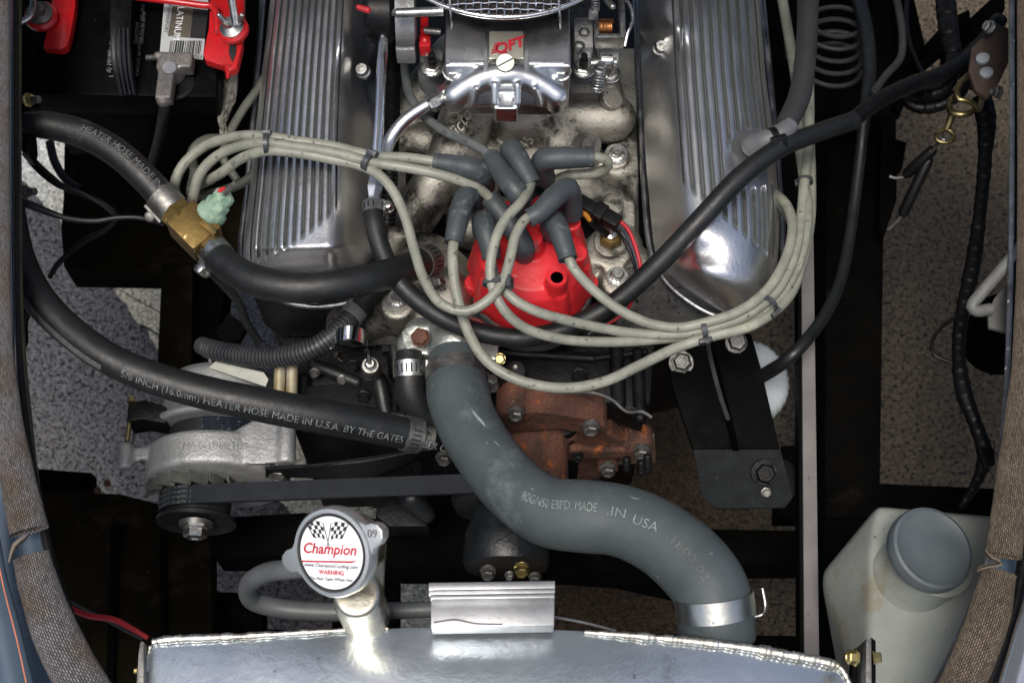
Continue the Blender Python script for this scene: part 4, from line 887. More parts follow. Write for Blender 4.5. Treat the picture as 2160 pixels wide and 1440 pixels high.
t2 = thing('taped_loom', 'black taped wiring loom running up to the top right corner', 'wiring loom', P(1900,220,-.05))
def taped(pts, r, parent, name='loom_body', m=None):
    pa = Path(pts, r, step=.0015); bm = B(); ph = random.random()*9
    tube(bm, pa, 20, rfn=(.0012, lambda d: .0006*((d/.011+ph) % 1)+.0008*noise.noise(V((d*90, ph, 0))))); return obj(name, bm, m or m_blackpl, parent), pa
taped([(1790,260,-.005),(1850,215,-.02),(1920,180,-.05),(2000,150,-.10),(2070,95,-.12),(2110,40,-.12)], 17, t2)
taped([(1990,-60,-.12,22),(2000,60,-.12,20),(2010,130,-.12,17),(1990,190,-.12,15),(1940,200,-.12,15),(1900,190,-.10,16)], 15, t2, 'loom_branch')
taped([(1905,200,-.13),(1930,225,-.13),(1975,225,-.13),(2020,200,-.12),(2060,140,-.12)], 12, t2, 'loom_branch')
t, pa = rubber('heater_hose', 'short black hose from the brass tee crossing below the left valve cover', [(445,523,-.006,30),(480,560,.0,33),(540,592,.008,34),(620,606,.012,34),(700,602,.010,34),(780,588,.0,33),(850,568,-.02,32),(905,548,-.045,31)], 33, m_rubber, cat='rubber hose')
clamp(t, pa, .009, 26, -100, m_zinc, slots=None, screw=12, sdir=-1)
clamp(t, pa, pa.len-.006, 40, -95, m_zincd, slots=(-50,60), screw=15, sdir=1)
t, pa = rubber('heater_hose', 'thick black hose curving from the upper left edge down to the brass tee', [(55,262,.02,26),(110,266,.02,30),(180,285,.02,31),(250,325,.018,31),(310,380,.012,31),(350,425,.004,31),(372,448,.0,30)], 31, m_rubber, cat='rubber hose')
clamp(t, pa, pa.len-.012, 46, -105, m_zincd, slots=None, screw=12, sdir=-1)
text_on('hose_print', 'HEATER HOSE MADE IN', pa, pa.near(180,285), 25, 15, m_textd, t, squeeze=.9)
t, pa = rubber('heater_hose', 'long black hose lettered 5/8 inch heater hose sweeping along the lower left', [(20,430,.02,30),(38,540,.02,34),(82,630,.02,35),(150,700,.018,34),(240,762,.016,34),(340,802,.012,35),(450,832,.008,36),(560,855,.0,37),(680,878,-.012,37),(780,898,-.028,36),(858,914,-.042,34)], 34, m_rubber, cat='rubber hose', seg=30)
text_on('hose_print', '5/8 INCH (16.0mm) HEATER HOSE MADE IN U.S.A. BY THE GATES RUBBER CO.', pa, pa.near(268,775), -24, 16, m_text, t, squeeze=.915)
bm = B(); i0 = pa.near(60,600); i1 = pa.near(232,757)
tube(bm, pa, 10, a=i0, b=i1, dr=-.0) if False else None
rows = []
for k in range(60):
    d_ = i0+(i1-i0)*k/59; p_, T_, n_, u_, r_ = pa.fr(d_); rows.append([bm.verts.new(p_+(n_*math.cos(a_)+u_*math.sin(a_))*(r_+.0004)) for a_ in [math.radians(x) for x in (-58,-50,-42,-34)]])
for k in range(59):
    for j in range(3): bm.faces.new((rows[k][j], rows[k][j+1], rows[k+1][j+1], rows[k+1][j]))
obj('rubbed_stripe', bm, mat('scuffed_grey_rubber', (.085,.095,.095), (.05,.055,.055), rough=.7, ns=300), t)
clamp(t, pa, pa.len+.004, 36, 150, m_zincd, slots=(-60,20), screw=0)
bm = B(); cyl(bm, P(850,914,-.043), P(912,925,-.052), L(25,P(870,914,-.05))); obj('pump_nipple', bm, m_castd, t)
# big upper radiator hose
t, pa = rubber('radiator_hose', 'large dusty grey radiator hose snaking from thermostat housing to the radiator', [(962,752,-.058,56),(962,785,-.055,60),(966,830,-.05,67),(985,890,-.045,66),(1030,965,-.036,67),(1090,1035,-.026,69),(1160,1080,-.016,74),(1230,1088,-.006,77),(1310,1098,.002,76),(1385,1130,.010,78),(1448,1178,.018,81),(1492,1232,.024,82),(1508,1275,.024,80),(1510,1305,.018,81),(1511,1340,.01,83)], 70, m_grub, seg=48, step=.004)
def sm(d): return 0
clamp(t, pa, pa.near(1508,1276), 46, 0, mat('wide_zinc_band', (.60,.61,.57), (.48,.50,.46), rough=.28, rough2=.38, metal=1, ns=24, bump=.0002, bs=120), slots=None, screw=0)
clamp(t, pa, pa.near(962,790), 34, 110, m_zincd, slots=(40,100), screw=13)
bm = B(); ring_on(bm, pa, pa.near(963,792), L(30,P(962,790,-.05)), .0004, .0008, 48); obj('dark_band', bm, m_rubber, t)
q = P(1596,1275,.02); bm = B(); tube(bm, Path([(1588,1300,.0,5),(1606,1296,.0,5),(1614,1280,.004,5),(1608,1240,.008,4)], step=.002), 10); obj('clamp_tang', bm, m_zinc, t)
tp = Path([(1095,1052,0,1),(1100,1050,0,1)], 1)
d0 = pa.near(1105,1045)
hb = [o for o in t.children if o.name.startswith('hose_body')][0]
text_ray('hose_print', '80GN50 EBPD. MADE', [(1098,1052),(1150,1070),(1205,1074),(1258,1079)], 19, m_textb, t, hb, squeeze=0)
text_ray('hose_print', '.IN', [(1278,1084),(1318,1092)], 19, m_textb, t, hb, squeeze=0)
text_ray('hose_print', 'USA', [(1331,1101),(1385,1122)], 20, m_textb, t, hb, squeeze=0)
text_ray('hose_print', '.1803.02', [(1402,1134),(1440,1166),(1468,1200),(1484,1226)], 17, m_textd, t, hb, squeeze=0)
text_ray('hose_print', 'T', [(1494,1322),(1512,1324)], 14, m_textd, t, hb, squeeze=0)
scr = mat('pale_rubber_scuff', (.20,.24,.24), (.12,.15,.15), rough=.7, ns=300)
for pts, w_ in (([(994,862),(1004,878),(1018,893),(1023,900)],4.5),([(980,846),(990,856)],2),([(1040,928),(1048,936),(1055,943)],1.6),([(1326,1044),(1340,1052),(1352,1050)],1.6),([(1078,976),(1084,982)],3)):
    qs = []; me_ = hb.data; mw_ = t.location; bv_ = BVHTree.FromPolygons([v.co+mw_ for v in me_.vertices], [tuple(p.vertices) for p in me_.polygons])
    for i_, (x_, y_) in enumerate(pts):
        dr = (CF + CR*((x_-1080)*K) - CU*((y_-720)*K)).normalized(); h_ = bv_.ray_cast(CAM, dr); qs.append((h_[0], L(w_*(.3 if i_ in (0, len(pts)-1) else 1), h_[0])))
    bm = B(); tube(bm, Path(qs, world=True, step=.002), 8, flat=.12, uv=False); obj('scuff_mark', bm, scr, t)
text_on('hose_print', 'G.M. T', pa, pa.near(915,800)+.004, -48, 12, m_textd, t)
# small bypass hose
t, pa = rubber('bypass_hose', 'short black elbow hose tucked left of the big radiator hose', [(864,745,-.062,29),(864,785,-.064,31),(870,835,-.075,34),(900,880,-.09,34),(960,905,-.10,32)], 32, m_rubber)
clamp(t, pa, .014, 34, 92, m_zinc, slots=(-60,60), screw=14, sdir=-1)
# corrugated loom
cl = thing('corrugated_loom', 'black ribbed plastic loom curving below the left valve cover', 'cable loom', P(600, 740, -.09))
pa = Path([(425,728,-.13,16),(450,738,-.12,19),(520,750,-.11,20),(590,752,-.10,20),(660,735,-.09,20),(720,692,-.085,20),(762,640,-.085,20)], 20, step=.003)
bm = B(); tube(bm, pa, 24, rfn=(.00055, lambda d: .0011*(1 if (d/.0034) % 1 < .6 else -.35))); obj('ribbed_tube', bm, mat('ribbed_black_plastic', (.035,.038,.042), (.022,.024,.028), rough=.38, ns=50, spots=(.12,.12,.12), spots_s=400, spots_t=.76), cl)
bm = B(); ring_on(bm, pa, pa.near(752,660), L(34,P(750,655,-.08)), .001, .0015, 30); obj('tape_wrap', bm, m_greypl, cl)
bm = B(); tube(bm, Path([(757,650,-.08,22),(780,625,-.08,22),(810,600,-.08,20)], step=.004), 20); obj('sleeve', bm, m_rubber, cl)
pa = Path([(828,70,-.06),(828,200,-.06),(826,290,-.06),(822,400,-.07),(818,480,-.08)], 15); bm = B(); tube(bm, pa, 18, rfn=(.0007, lambda d: .0009*(1 if (d/.004) % 1 < .6 else -.4)))
tag(obj('corrugated_loom', bm, m_blackpl), 'black ribbed loom hidden beside the straight bright pipe', 'cable loom')
# PCV elbow and hose on the right cover
t, pa = rubber('breather_hose', 'dark grey hose from the top dropping to the breather elbow on the right cover', [(1705,-60,.02,24),(1703,60,.02,22),(1696,150,.022,23),(1686,205,.026,24),(1668,245,.032,23),(1655,270,.034,22)], 22, mat('faded_dark_rubber', (.017,.019,.020), (.028,.029,.029), rough=.6, rough2=.75, ns=30, bump=.0004, bs=200))
pe = thing('breather_elbow', 'grey rubber elbow and flat grommet on the right valve cover', 'breather fitting', P(1590,315,.0))
bm = B(); tube(bm, Path([(1668,262,.035,20),(1652,278,.036,21),(1632,288,.035,21),(1612,298,.030,24),(1590,310,.020,30)], step=.002), 22); ball(bm, P(1592,306,.022), L(30,P(1592,306,.02)), 20, (1,1,.7))
cast('elbow', bm, m_greypl, pe, voxel=.0013, smooth=2)
bm = B(); q = P(1584,318,.004); lathe(bm, q, V((-.45,-.05,1)), [(L(40,q),-.006),(L(42,q),0),(L(38,q),.006),(L(32,q),.012)], 32); obj('grommet', bm, mat('dark_grommet_rubber', (.05,.052,.055), rough=.5), pe)
tie(None, 0, 13, 23, 24, P(1632,294,.036), 'black zip tie clamping the breather elbow to the hose below', T=V((1,.35,0)), head=-20, m=m_blackpl, headsz=1.5)
# long dim hoses on the right
rubber('vacuum_hose', 'thin black hose looping down the right side to the bracket', [(1795,-60,-.16,15),(1826,60,-.15,15),(1834,140,-.14,14),(1826,220,-.12,13),(1815,320,-.14,12),(1803,420,-.15,12),(1792,500,-.15,12),(1770,600,-.14,12),(1730,680,-.12,13),(1670,750,-.11,14),(1612,790,-.15,15),(1560,815,-.19,15)], 13, m_rubber)
rubber('hard_line', 'grey bent steel line at the top right', [(1880,-60,-.10),(1892,0,-.10),(1903,70,-.10),(1900,120,-.10),(1868,160,-.09),(1846,190,-.08)], 8, m_spring, cat='pipe')
rubber('thin_cable', 'thin black cable hanging between the top right struts', [(1925,-60,-.2),(1912,20,-.2),(1918,90,-.2),(1945,155,-.2)], 5, m_blackpl, cat='cable')

# ------------------------------------------------------------------ brass tee with its green corroded sensor
bt = thing('brass_tee', 'tarnished brass tee between two heater hoses', 'pipe fitting', P(415,480,-.03))
a = P(370,447,.002); b_ = P(455,532,-.004); ax = (b_-a).normalized(); r = L(38, a)
bm = B(); lathe(bm, a+ax*.000, ax, [(r*.72,-.003),(r*.98,-.001),(r*.98,.0095),(r*.75,.011),(r*.75,.0125),(r*.85,.013)], 6, a0=.2); obj('hex_nut', bm, m_brass, bt, ang=25)
bm = B(); u, v, n = frame(ax, Z); c = P(412,487,-.002); box(bm, c, .034, .030, .028, (ax, ax.cross(u), u)); obj('tee_body', bm, m_brass, bt, bevel=.003)
bm = B(); lathe(bm, P(436,512,-.003), ax, [(r*.9,-.002),(r*.92,.006),(r*.78,.008),(r*.78,.010),(r*.70,.011),(r*.70,.014)], 6, a0=.5); obj('hex_nut', bm, m_brass, bt, ang=25)
bm = B(); sd_ = (P(478,402,.02)-P(425,470,.0)).normalized(); q = P(436,462,.004)
lathe(bm, q, sd_, [(L(24,q),-.004),(L(24,q),.004)], 6); obj('side_port', bm, m_brass, bt, ang=25)
sn = thing('temperature_sender', 'green corroded sender screwed into the brass tee', 'sensor', q)
bm = B(); s_ = q
lathe(bm, q, sd_, [(L(30,q),.002),(L(33,q),.005),(L(32,q),.010),(L(24,q),.012)], 14, fn=lambda t: 1+.03*math.sin(3*t+1)); 
lathe(bm, q, sd_, [(L(24,q),.010),(L(27,q),.013),(L(27,q),.018),(L(19,q),.020)], 6)
lathe(bm, q, sd_, [(L(17,q),.019),(L(22,q),.021),(L(21,q),.027),(L(12,q),.029)], 12, fn=lambda t: 1+.08*math.sin(4*t)); 
cast('sender_body', bm, m_verd, sn, voxel=.0009, smooth=0)
bm = B(); box(bm, P(484,398,.032), .010, .004, .007, (sd_, V((.5,.5,0)).normalized(), Z)); obj('terminal', bm, m_zincd, sn, bevel=.0006)
bm = B(); capsule(bm, P(464,402,.034), P(472,398,.034), .002, .0015, 10); obj('red_tip', bm, m_redp, sn)
bm = B(); tube(bm, Path([(425,470,.02),(440,480,.02),(452,492,.016)], 6), 8); obj('yellow_stain', bm, mat('bare_brass', (.6,.42,.14), (.5,.3,.1), rough=.3, metal=1), bt)
# brass temp sender + connector right of the distributor
ts = thing('temperature_sender', 'small brass hex sender with a threaded terminal beside the right valve cover', 'sensor', P(1288,515,-.08))
q = P(1287,512,-.072); bm = B(); lathe(bm, q, Z, [(L(34,q),0),(L(36,q),.002),(L(33,q),.003)], 28); obj('collar', bm, m_cast, ts)
q = P(1287,508,-.068); bm = B(); lathe(bm, q, Z, [(L(24,q),0),(L(25,q),.001),(L(25,q),.009),(L(20,q),.011),(L(13,q),.0115)], 6); obj('hex_body', bm, m_brass, ts, ang=25)
q = P(1288,497,-.056); bm = B(); lathe(bm, q, Z, [(L(12,q),0),(L(13,q),.001),(L(13,q),.004),(L(6,q),.005),(L(6,q),.011),(L(4,q),.012)], 12); obj('terminal_nut', bm, m_zinc, ts)
cn = thing('wiring_connector', 'black plug with orange, red and black wires right of the red cap', 'connector', P(1260,445,-.04))
dx = (P(1298,465,-.03)-P(1222,422,-.03)).normalized(); up_ = V((0,0,1)); sdv = up_.cross(dx)
for f, w_, l_, h_ in ((-.010,.011,.018,.010),(.004,.015,.010,.013),(.016,.012,.014,.011)):
    bm = B(); box(bm, P(1256,445,-.03)+dx*f, l_, w_, h_, (dx, sdv, up_)); obj('plug_housing', bm, m_blackpl, cn, bevel=.0008)
for pts, r, m in (([(1298,460,-.03),(1322,480,-.035),(1342,525,-.045),(1352,572,-.055),(1350,600,-.07)], 4.5, m_redw), ([(1292,468,-.03),(1318,490,-.038),(1338,535,-.048),(1348,580,-.058),(1340,615,-.07)], 4, mat('dark_blue_wire', (.025,.035,.05), rough=.4)),
                  ([(1285,472,-.03),(1312,500,-.042),(1334,545,-.05),(1346,585,-.06)], 4, m_blackpl), ([(1216,448,-.035),(1232,450,-.03),(1246,466,-.035),(1262,478,-.045),(1282,492,-.052)], 6, m_orw),
                  ([(1246,468,-.033),(1262,480,-.042),(1280,494,-.052)], 8, m_blackpl), ([(1350,600,-.07),(1330,640,-.09),(1300,670,-.10),(1240,705,-.11)], 3.5, m_tie), ([(1340,620,-.07),(1318,660,-.09),(1270,690,-.10)], 3.5, m_redw)):
    bm = B(); tube(bm, Path(pts, r, step=.003), 10); obj('lead', bm, m, cn)
# chrome lifting clip and small sender
lc = thing('chrome_clip', 'curved chrome clip hanging below the ribbed loom', 'clip', P(740,740,-.08))
bm = B(); rows = []
for i in range(29):
    t = math.radians(10+160*i/28); q = P(740,735,-.085)+V((math.cos(t)*L(36,P(740,735,-.08)), 0, math.sin(t)*.018)); rows.append((q, q+V((0,.013,0))))
for (a0_, a1_) in (rows,)[0:0]: pass
va = [(bm.verts.new(a_), bm.verts.new(b2), bm.verts.new(b2-Z*.0015), bm.verts.new(a_-Z*.0015)) for a_, b2 in rows]
for i in range(28):
    for j in range(4): bm.faces.new((va[i][j], va[i][(j+1)%4], va[i+1][(j+1)%4], va[i+1][j]))
bm.faces.new(va[0]); bm.faces.new(va[-1][::-1]); obj('curved_band', bm, m_chrome, lc)
bm = B(); tube(bm, Path([(707,745,-.09,6),(712,752,-.095,6),(722,760,-.10,3)], step=.002), 8, flat=.5); tube(bm, Path([(772,738,-.09,5),(776,748,-.08,5),(778,764,-.075,5)], step=.002), 10); obj('clip_arm', bm, m_chrome, lc)
ps_ = thing('pressure_sender', 'round steel sender with a white insulator below the chrome clip', 'sensor', P(782,772,-.10))
q = P(782,772,-.092); bm = B(); r = L(21,q); lathe(bm, q, V((0,-.25,1)), [(r*.8,-.03),(r,-.008),(r,.0),(r*.8,.004),(r*.5,.004),(r*.45,.001)], 24); obj('sender_body', bm, m_zincd, ps_)
q = P(782,770,-.089); bm = B(); r = L(13,q); lathe(bm, q, V((0,-.2,1)), [(r,0),(r,.003),(r*.7,.004),(r*.6,.007)], 20); obj('insulator', bm, m_zinc, ps_)
# ------------------------------------------------------------------ battery, its red hold-down, terminal, cable
ba = thing('battery', 'black car battery with a barcode label and ribbed carrying strap', 'battery', P(265,100,-.25))
bm = B(); slab(bm, [(62,-90),(466,-90),(456,205),(70,198)], -.045, .03); obj('lid', bm, m_batt, ba, bevel=.003)
bm = B(); slab(bm, [(70,-90),(458,-90),(450,192),(78,190)], -.076, .11); obj('case', bm, m_batt, ba, bevel=.003)
bm = B(); slab(bm, [(60,212),(455,222),(454,236),(60,226)], -.13, .01); obj('case_ledge', bm, m_batt, ba, bevel=.001)
bm = B(); slab(bm, [(375,246),(440,234),(436,250),(378,262)], -.14, .004); obj('moulded_mark', bm, m_blackpl, ba, bevel=.001)
def plate(name, pts, z, m, parent, h=.0006, **k):
    bm = B(); slab(bm, pts, z, h); return obj(name, bm, m, parent, **k)
lb = plate('label', [(352,-60),(445,-60),(428,126),(337,112)], -.0442, mat('label_grey', (.42,.44,.44), (.36,.38,.38), rough=.35), ba)
plate('brown_panel', [(364,12),(408,18),(399,80),(354,76)], -.0438, mat('label_brown', (.10,.09,.07), rough=.35), lb)
plate('black_panel', [(408,18),(440,22),(432,82),(400,80)], -.0438, m_inkblk, lb)
bc = B()
x = 360
while x < 426:
    w_ = random.choice((1.4,1.4,2.6,3.6)); slab(bc, [(x,86),(x+w_,86.3),(x+w_-4,114.3),(x-4,114)], -.0438, .0003); x += w_+random.choice((1.5,1.5,2.6))
obj('barcode', bc, m_inkblk, lb, kind='stuff')
ev = (P(368,78,-.044)-P(377,15,-.044)).normalized(); text_flat('label_print', 'PLATINUM', P(371,46,-.0435), ev, Z.cross(ev), .0062, m_white, lb)
text_flat('label_print', 'POWERSPORT', P(350,40,-.0435), ev, Z.cross(ev), .0035, m_textd, lb)
text_flat('label_print', '028921', P(408,122,-.0435), V((1,-.12,0)).normalized(), Y, .0036, m_inkblk, lb)
e2_ = (P(292,40,-.044)-P(284,130,-.044)).normalized()
for k, (s_, x, y, h_) in enumerate((('KEEP OUT OF THE REACH OF CHILDREN', 292,85,.0030), ('SHIELD EYES', 285,70,.0030), ('READ WARNINGS', 298,60,.0030), ('POISON ACID DANGER', 232,90,.0030), ('DO NOT TIP', 226,130,.0030), ('A C I', 232,145,.006))):
    text_flat('warning_print', s_, P(x,y,-.0442), -e2_, Z.cross(-e2_), h_, m_text, ba)
bm = B(); sp = Path([(262,-90,-.015),(256,0,-.012),(254,80,-.014),(258,140,-.025),(270,200,-.046)], 21); tube(bm, sp, 12, flat=.2); st_ = obj('strap', bm, m_blackpl, ba)
for dx_ in (-13,-4,5,14):
    hose('strap_rib', [(x+dx_,y,z+.0035) for x, y, z in ((256,60,-.013),(257,100,-.018),(260,150,-.028),(269,198,-.044))], 2.6, m_tail, st_, seg=8)
bm = B(); lathe(bm, P(372,180,-.045), Z, [(L(38,P(372,180,-.045)),0),(L(38,P(372,180,-.045)),.0015),(L(31,P(372,180,-.045)),.002),(L(30,P(372,180,-.045)),.001)], 32); obj('post_ring', bm, m_blackpl, ba)
tm = thing('battery_terminal', 'grey lead clamp and cable on the battery post', 'battery clamp', P(358,150,-.045))
lead = mat('dull_lead', (.21,.20,.19), (.12,.115,.11), rough=.45, rough2=.65, metal=.6, ns=80, bump=.0008, bs=260, spots=(.4,.4,.38), spots_s=300, spots_t=.7)
bm = B(); q = P(360,148,-.036); cyl(bm, q-Z*.008, q+Z*.009, L(29,q), L(26,q)); a_ = P(334,120,-.032); b2 = P(392,124,-.032); capsule(bm, a_, b2, L(11,a_)); box(bm, P(382,135,-.033), .022, .016, .014)
box(bm, P(350,185,-.033), .014, .030, .013); capsule(bm, P(352,170,-.033), P(346,212,-.034), L(16,q))
cast('clamp_body', bm, lead, tm, voxel=.0012, smooth=2)
q = P(358,145,-.026); bm = B(); lathe(bm, q, Z, [(L(16,q),0),(L(16,q),.002),(L(14,q),.003)], 24); obj('battery_post', bm, mat('bright_lead', (.34,.35,.37), rough=.4, metal=.6), tm)
bm = B(); a_ = P(308,122,-.031); lathe(bm, a_, P(336,122,-.031)-a_, [(L(7 if i%2 else 5.6,a_), i*.0011) for i in range(11)], 14); obj('clamp_stud', bm, m_zincd, tm)
hose('cable', [(350,205,-.034),(345,240,-.05),(336,290,-.10),(322,345,-.16),(316,380,-.22)], 11.5, m_rubber, tm, seg=16)
hd = thing('battery_hold_down', 'red painted hold-down bracket with a wing nut at the battery corner', 'battery bracket', P(470,80,-.04))
bm = B(); slab(bm, [(446,-90),(515,-90),(514,40),(510,100),(500,142),(484,150),(474,140),(432,126),(428,112),(440,60),(442,10)], -.030, .010); obj('bracket_plate', bm, m_redp, hd, bevel=.0016)
bm = B(); slab(bm, [(484,84),(500,84),(498,112),(490,132),(482,110)], -.029, .003); obj('bracket_slot', bm, m_inkblk, hd, bevel=.001)
hose('bracket_rod', [(285,-6,-.02),(370,4,-.02),(430,12,-.022),(448,14,-.022),(456,30,-.022),(459,68,-.024)], 7.5, m_redp, hd, seg=14)
hose('bracket_tip', [(480,136,-.03,10),(481,150,-.034,7),(480,166,-.038,3)], 6, m_redp, hd, seg=10)
q = P(494,66,-.026); bm = B(); lathe(bm, q, V((-.15,-.1,1)), [(L(33,q),0),(L(33,q),.004),(L(28,q),.006)], 28); obj('red_washer', bm, m_redp, hd)
bm = B(); lathe(bm, q, V((-.15,-.1,1)), [(L(26,q),.006),(L(26,q),.008),(L(12,q),.012),(L(10,q),.016)], 24); wn = obj('wing_nut', bm, m_zinc, hd)
bm = B(); 
for sx_ in (-1,1): capsule(bm, q+V((sx_*.005,0,.012)), q+V((sx_*.010,.002,.020)), .0032, .0022, 12)
obj('wings', bm, m_zinc, wn)
bm = B(); cyl(bm, P(482,-40,.02), P(497,52,-.008), L(8,q)); obj('threaded_rod', bm, m_zinc, hd)
hl = thing('battery_hold_down', 'red hold-down bracket at the left end of the battery with a steel ring', 'battery bracket', P(120,60,-.04))
bm = B(); slab(bm, [(112,-90),(165,-90),(158,20),(150,68),(142,96),(128,104),(90,99),(102,50),(108,10)], -.030, .010); obj('bracket_plate', bm, m_redp, hl, bevel=.0016)
q = P(88,38,-.026); bm = B(); lathe(bm, q, V((.1,-.1,1)), [(L(34,q),0),(L(34,q),.004),(L(28,q),.006)], 28); obj('red_washer', bm, m_redp, hl)
bm = B(); lathe(bm, q+Z*.006, V((.1,-.1,1)), [(L(27,q),0),(L(27,q),.002),(L(14,q),.004),(L(12,q),.010)], 24); obj('nut', bm, m_zincd, hl)
bm = B(); tube(bm, Path([(30,-30,.0),(62,-20,.0),(70,8,.0),(62,36,.0),(40,50,.0),(20,52,.0)], 7), 12); obj('steel_ring', bm, m_zinc, hl)
bm = B(); rows = grid(bm, lambda u, v: P(smooth_tab([(150,472),(200,464),(250,458),(292,472)], 150+142*v)*(1-u)+smooth_tab([(150,502),(200,500),(250,482),(292,474)], 150+142*v)*u, 150+142*v, -.07+.003*noise.noise(V((u*6,v*14,3)))-.02*abs(u-.5)), 14, 40)
fe = obj('insulation_scrap', bm, m_fabric); sol = fe.modifiers.new('s','SOLIDIFY'); sol.thickness = .004; tag(fe, 'torn strip of pale grey felt hanging between battery and valve cover', 'insulation')
# left edge bolts, clips and thin black wires
lbx = thing('fender_bolts', 'bolts along the left inner edge near the battery', 'bolts', P(60,300,-.02))
bpy.data.objects.remove(lbx)
for lb_, x, y, m_ in (('yellowed hex bolt on the left edge level with the battery front', 60,211,m_gold), ('dull hex bolt on the left edge above the thin cable', 52,405,m_zincd)):
    t = thing('hex_bolt', lb_, 'bolt', P(x,y,-.01)); bolt(t, P(x,y,-.01), V((.8,-.2,.5)), 12, m_, washer=1.2, name='bolt_head')
    bm = B(); cyl(bm, P(x,y,-.01), P(x+22,y-1,-.005), L(8,P(x,y,0))); obj('shank', bm, m_zincd, t)
rubber('thin_cable', 'black sleeved cable running level from the left edge to the brass tee', [(40,425,.0,9),(62,432,.0,9),(92,444,-.005,8),(140,460,-.01,6),(200,466,-.01,5.5),(250,459,-.01,5),(300,460,-.012,5),(345,474,-.02,4)], 6, m_rubber, cat='cable', seg=12)
rubber('thin_cable', 'black twisted wires wandering down the upper left side', [(50,322,-.05,6),(80,355,-.06,8),(115,385,-.06,7),(150,402,-.06,6),(200,420,-.06,6),(235,440,-.06,5),(247,458,-.06,5),(225,484,-.07,6),(185,505,-.08,7),(150,530,-.09,6),(118,562,-.10,6),(105,585,-.11,5)], 6, m_blackpl, cat='cable', seg=12)
rubber('thin_cable', 'second black wire of the twisted pair at the upper left', [(46,300,-.05),(76,340,-.055),(110,372,-.055),(138,394,-.055),(170,405,-.055),(215,432,-.055),(240,452,-.05)], 4, m_rubber, cat='cable', seg=10)
rubber('thin_cable', 'black cable hugging the left edge beside the long heater hose', [(78,625,-.06,9),(60,650,-.06,12),(50,680,-.06,9),(48,720,-.06,12),(46,740,-.06,6)], 9, m_blackpl, cat='cable', seg=12)
rubber('thin_cable', 'short grey sleeved cable below the brass tee', [(432,560,-.02,9),(462,590,-.04,10),(492,622,-.06,10),(505,640,-.07,9),(520,680,-.09,9),(545,720,-.11,9)], 9, m_rubber, cat='cable', seg=14)
rubber('thin_cable', 'dark curved conduit in the shadow left of the battery tray', [(105,300,-.30,9),(115,340,-.30,9),(140,380,-.30,9),(170,400,-.30,9)], 9, m_blackpl, cat='cable', seg=12)
rubber('red_wire', 'red wire running from the left seal down to the radiator', [(112,1250,-.04,5),(150,1282,-.04,6),(190,1298,-.04,6.5),(240,1306,-.04,6.5),(280,1326,-.04,6),(312,1345,-.04,5)], 6, m_redw, cat='wire', seg=12)
rubber('thin_cable', 'thin dark wire beside the red wire at the lower left', [(112,1246,-.06),(160,1274,-.06),(200,1295,-.06),(250,1322,-.06),(300,1348,-.06)], 2.5, m_tie, cat='wire', seg=8)
t = thing('hose_bracket', 'black bracket holding the upper left hose at the fender', 'bracket', P(55,280,.0))
bm = B(); slab(bm, [(44,236),(62,250),(66,300),(60,325),(44,318)], .02, .02); obj('bracket_body', bm, m_blackpl, t, bevel=.002)

# ------------------------------------------------------------------ alternator, pulley, belt, bracket arm
al = thing('alternator', 'silver alternator under the long heater hose', 'alternator', P(430,900,-.24))
zt = -.125; A0 = P(428,978,zt); R = L(158, A0); A0 = A0-Z*R
bm = B(); lathe(bm, A0, Y, [(R*.72,0),(R*.97,.002),(R,.005),(R,.030),(R*.94,.033)], 64)
hull(bm, [P(x,y,z) for x,y in ((520,978),(612,976),(618,862),(600,850),(560,885),(500,905)) for z in (zt-.008, zt-.04)])
cyl(bm, P(603,978,zt-.012), P(606,850,zt-.012), L(20,A0)); cyl(bm, P(262,990,zt-.03), P(266,935,zt-.03), L(17,A0))
hull(bm, [P(x,y,z) for x,y in ((268,975),(310,970),(310,940),(268,945)) for z in (zt-.03, zt-.045)])
cast('front_housing', bm, m_silver, al, voxel=.0018, smooth=3)
bm = B(); lathe(bm, A0+Y*.030, Y, [(R*.74,0),(R*.74,.024)], 64); obj('stator', bm, m_inkblk, al)
bm = B(); 
for i in range(6):
    pr = [(A0+Y*(.037+.0025*i)+V((math.cos(t)*R*.75, 0, math.sin(t)*R*.75)), .0011) for t in [math.radians(40+k*5) for k in range(13)]]; tube(bm, Path(pr, world=True, step=.01), 6, uv=False)
obj('windings', bm, mat('dark_blue_windings', (.015,.022,.035), rough=.25, spots=(.1,.12,.14), spots_s=300), al, kind='stuff')
R2 = R*.90
bm = B(); lathe(bm, A0+Y*.050, Y, [(R2*1.0,0),(R2*1.07,.001),(R2*1.08,.006),(R2*.98,.009),(R2*.95,.012),(R2*.94,.045),(R2*.86,.051),(R2*.3,.053)], 64)
cast('rear_housing', bm, m_silver, al, voxel=.0018, smooth=2)
ev = X; text_flat('cast_numbers', 'F0A E6TF0A  H35  C', P(462,944,zt+.0005), X, (P(462,930,zt)-P(462,944,zt)).normalized(), .0052, m_silver, al, th=.0004)
bm = B(); slab(bm, [(270,848),(306,842),(350,856),(350,892),(300,884),(266,890)], -.15, .03); obj('lug_block', bm, m_block, al, bevel=.002)
bm = B(); cyl(bm, P(276,838,-.148), P(276,848,-.148), L(9,A0), seg=6); cyl(bm, P(273,890,-.155), P(268,930,-.155), L(5,A0)); obj('adjuster_bolt', bm, m_gold, al)
for x in (591,617):
    bm = B(); cyl(bm, P(x,762,-.12), P(x-2,832,-.125), L(12,A0)); obj('mount_sleeve', bm, mat('pale_stained_sleeve', (.42,.41,.33), (.28,.22,.10), rough=.5, metal=.4, ns=50), al)
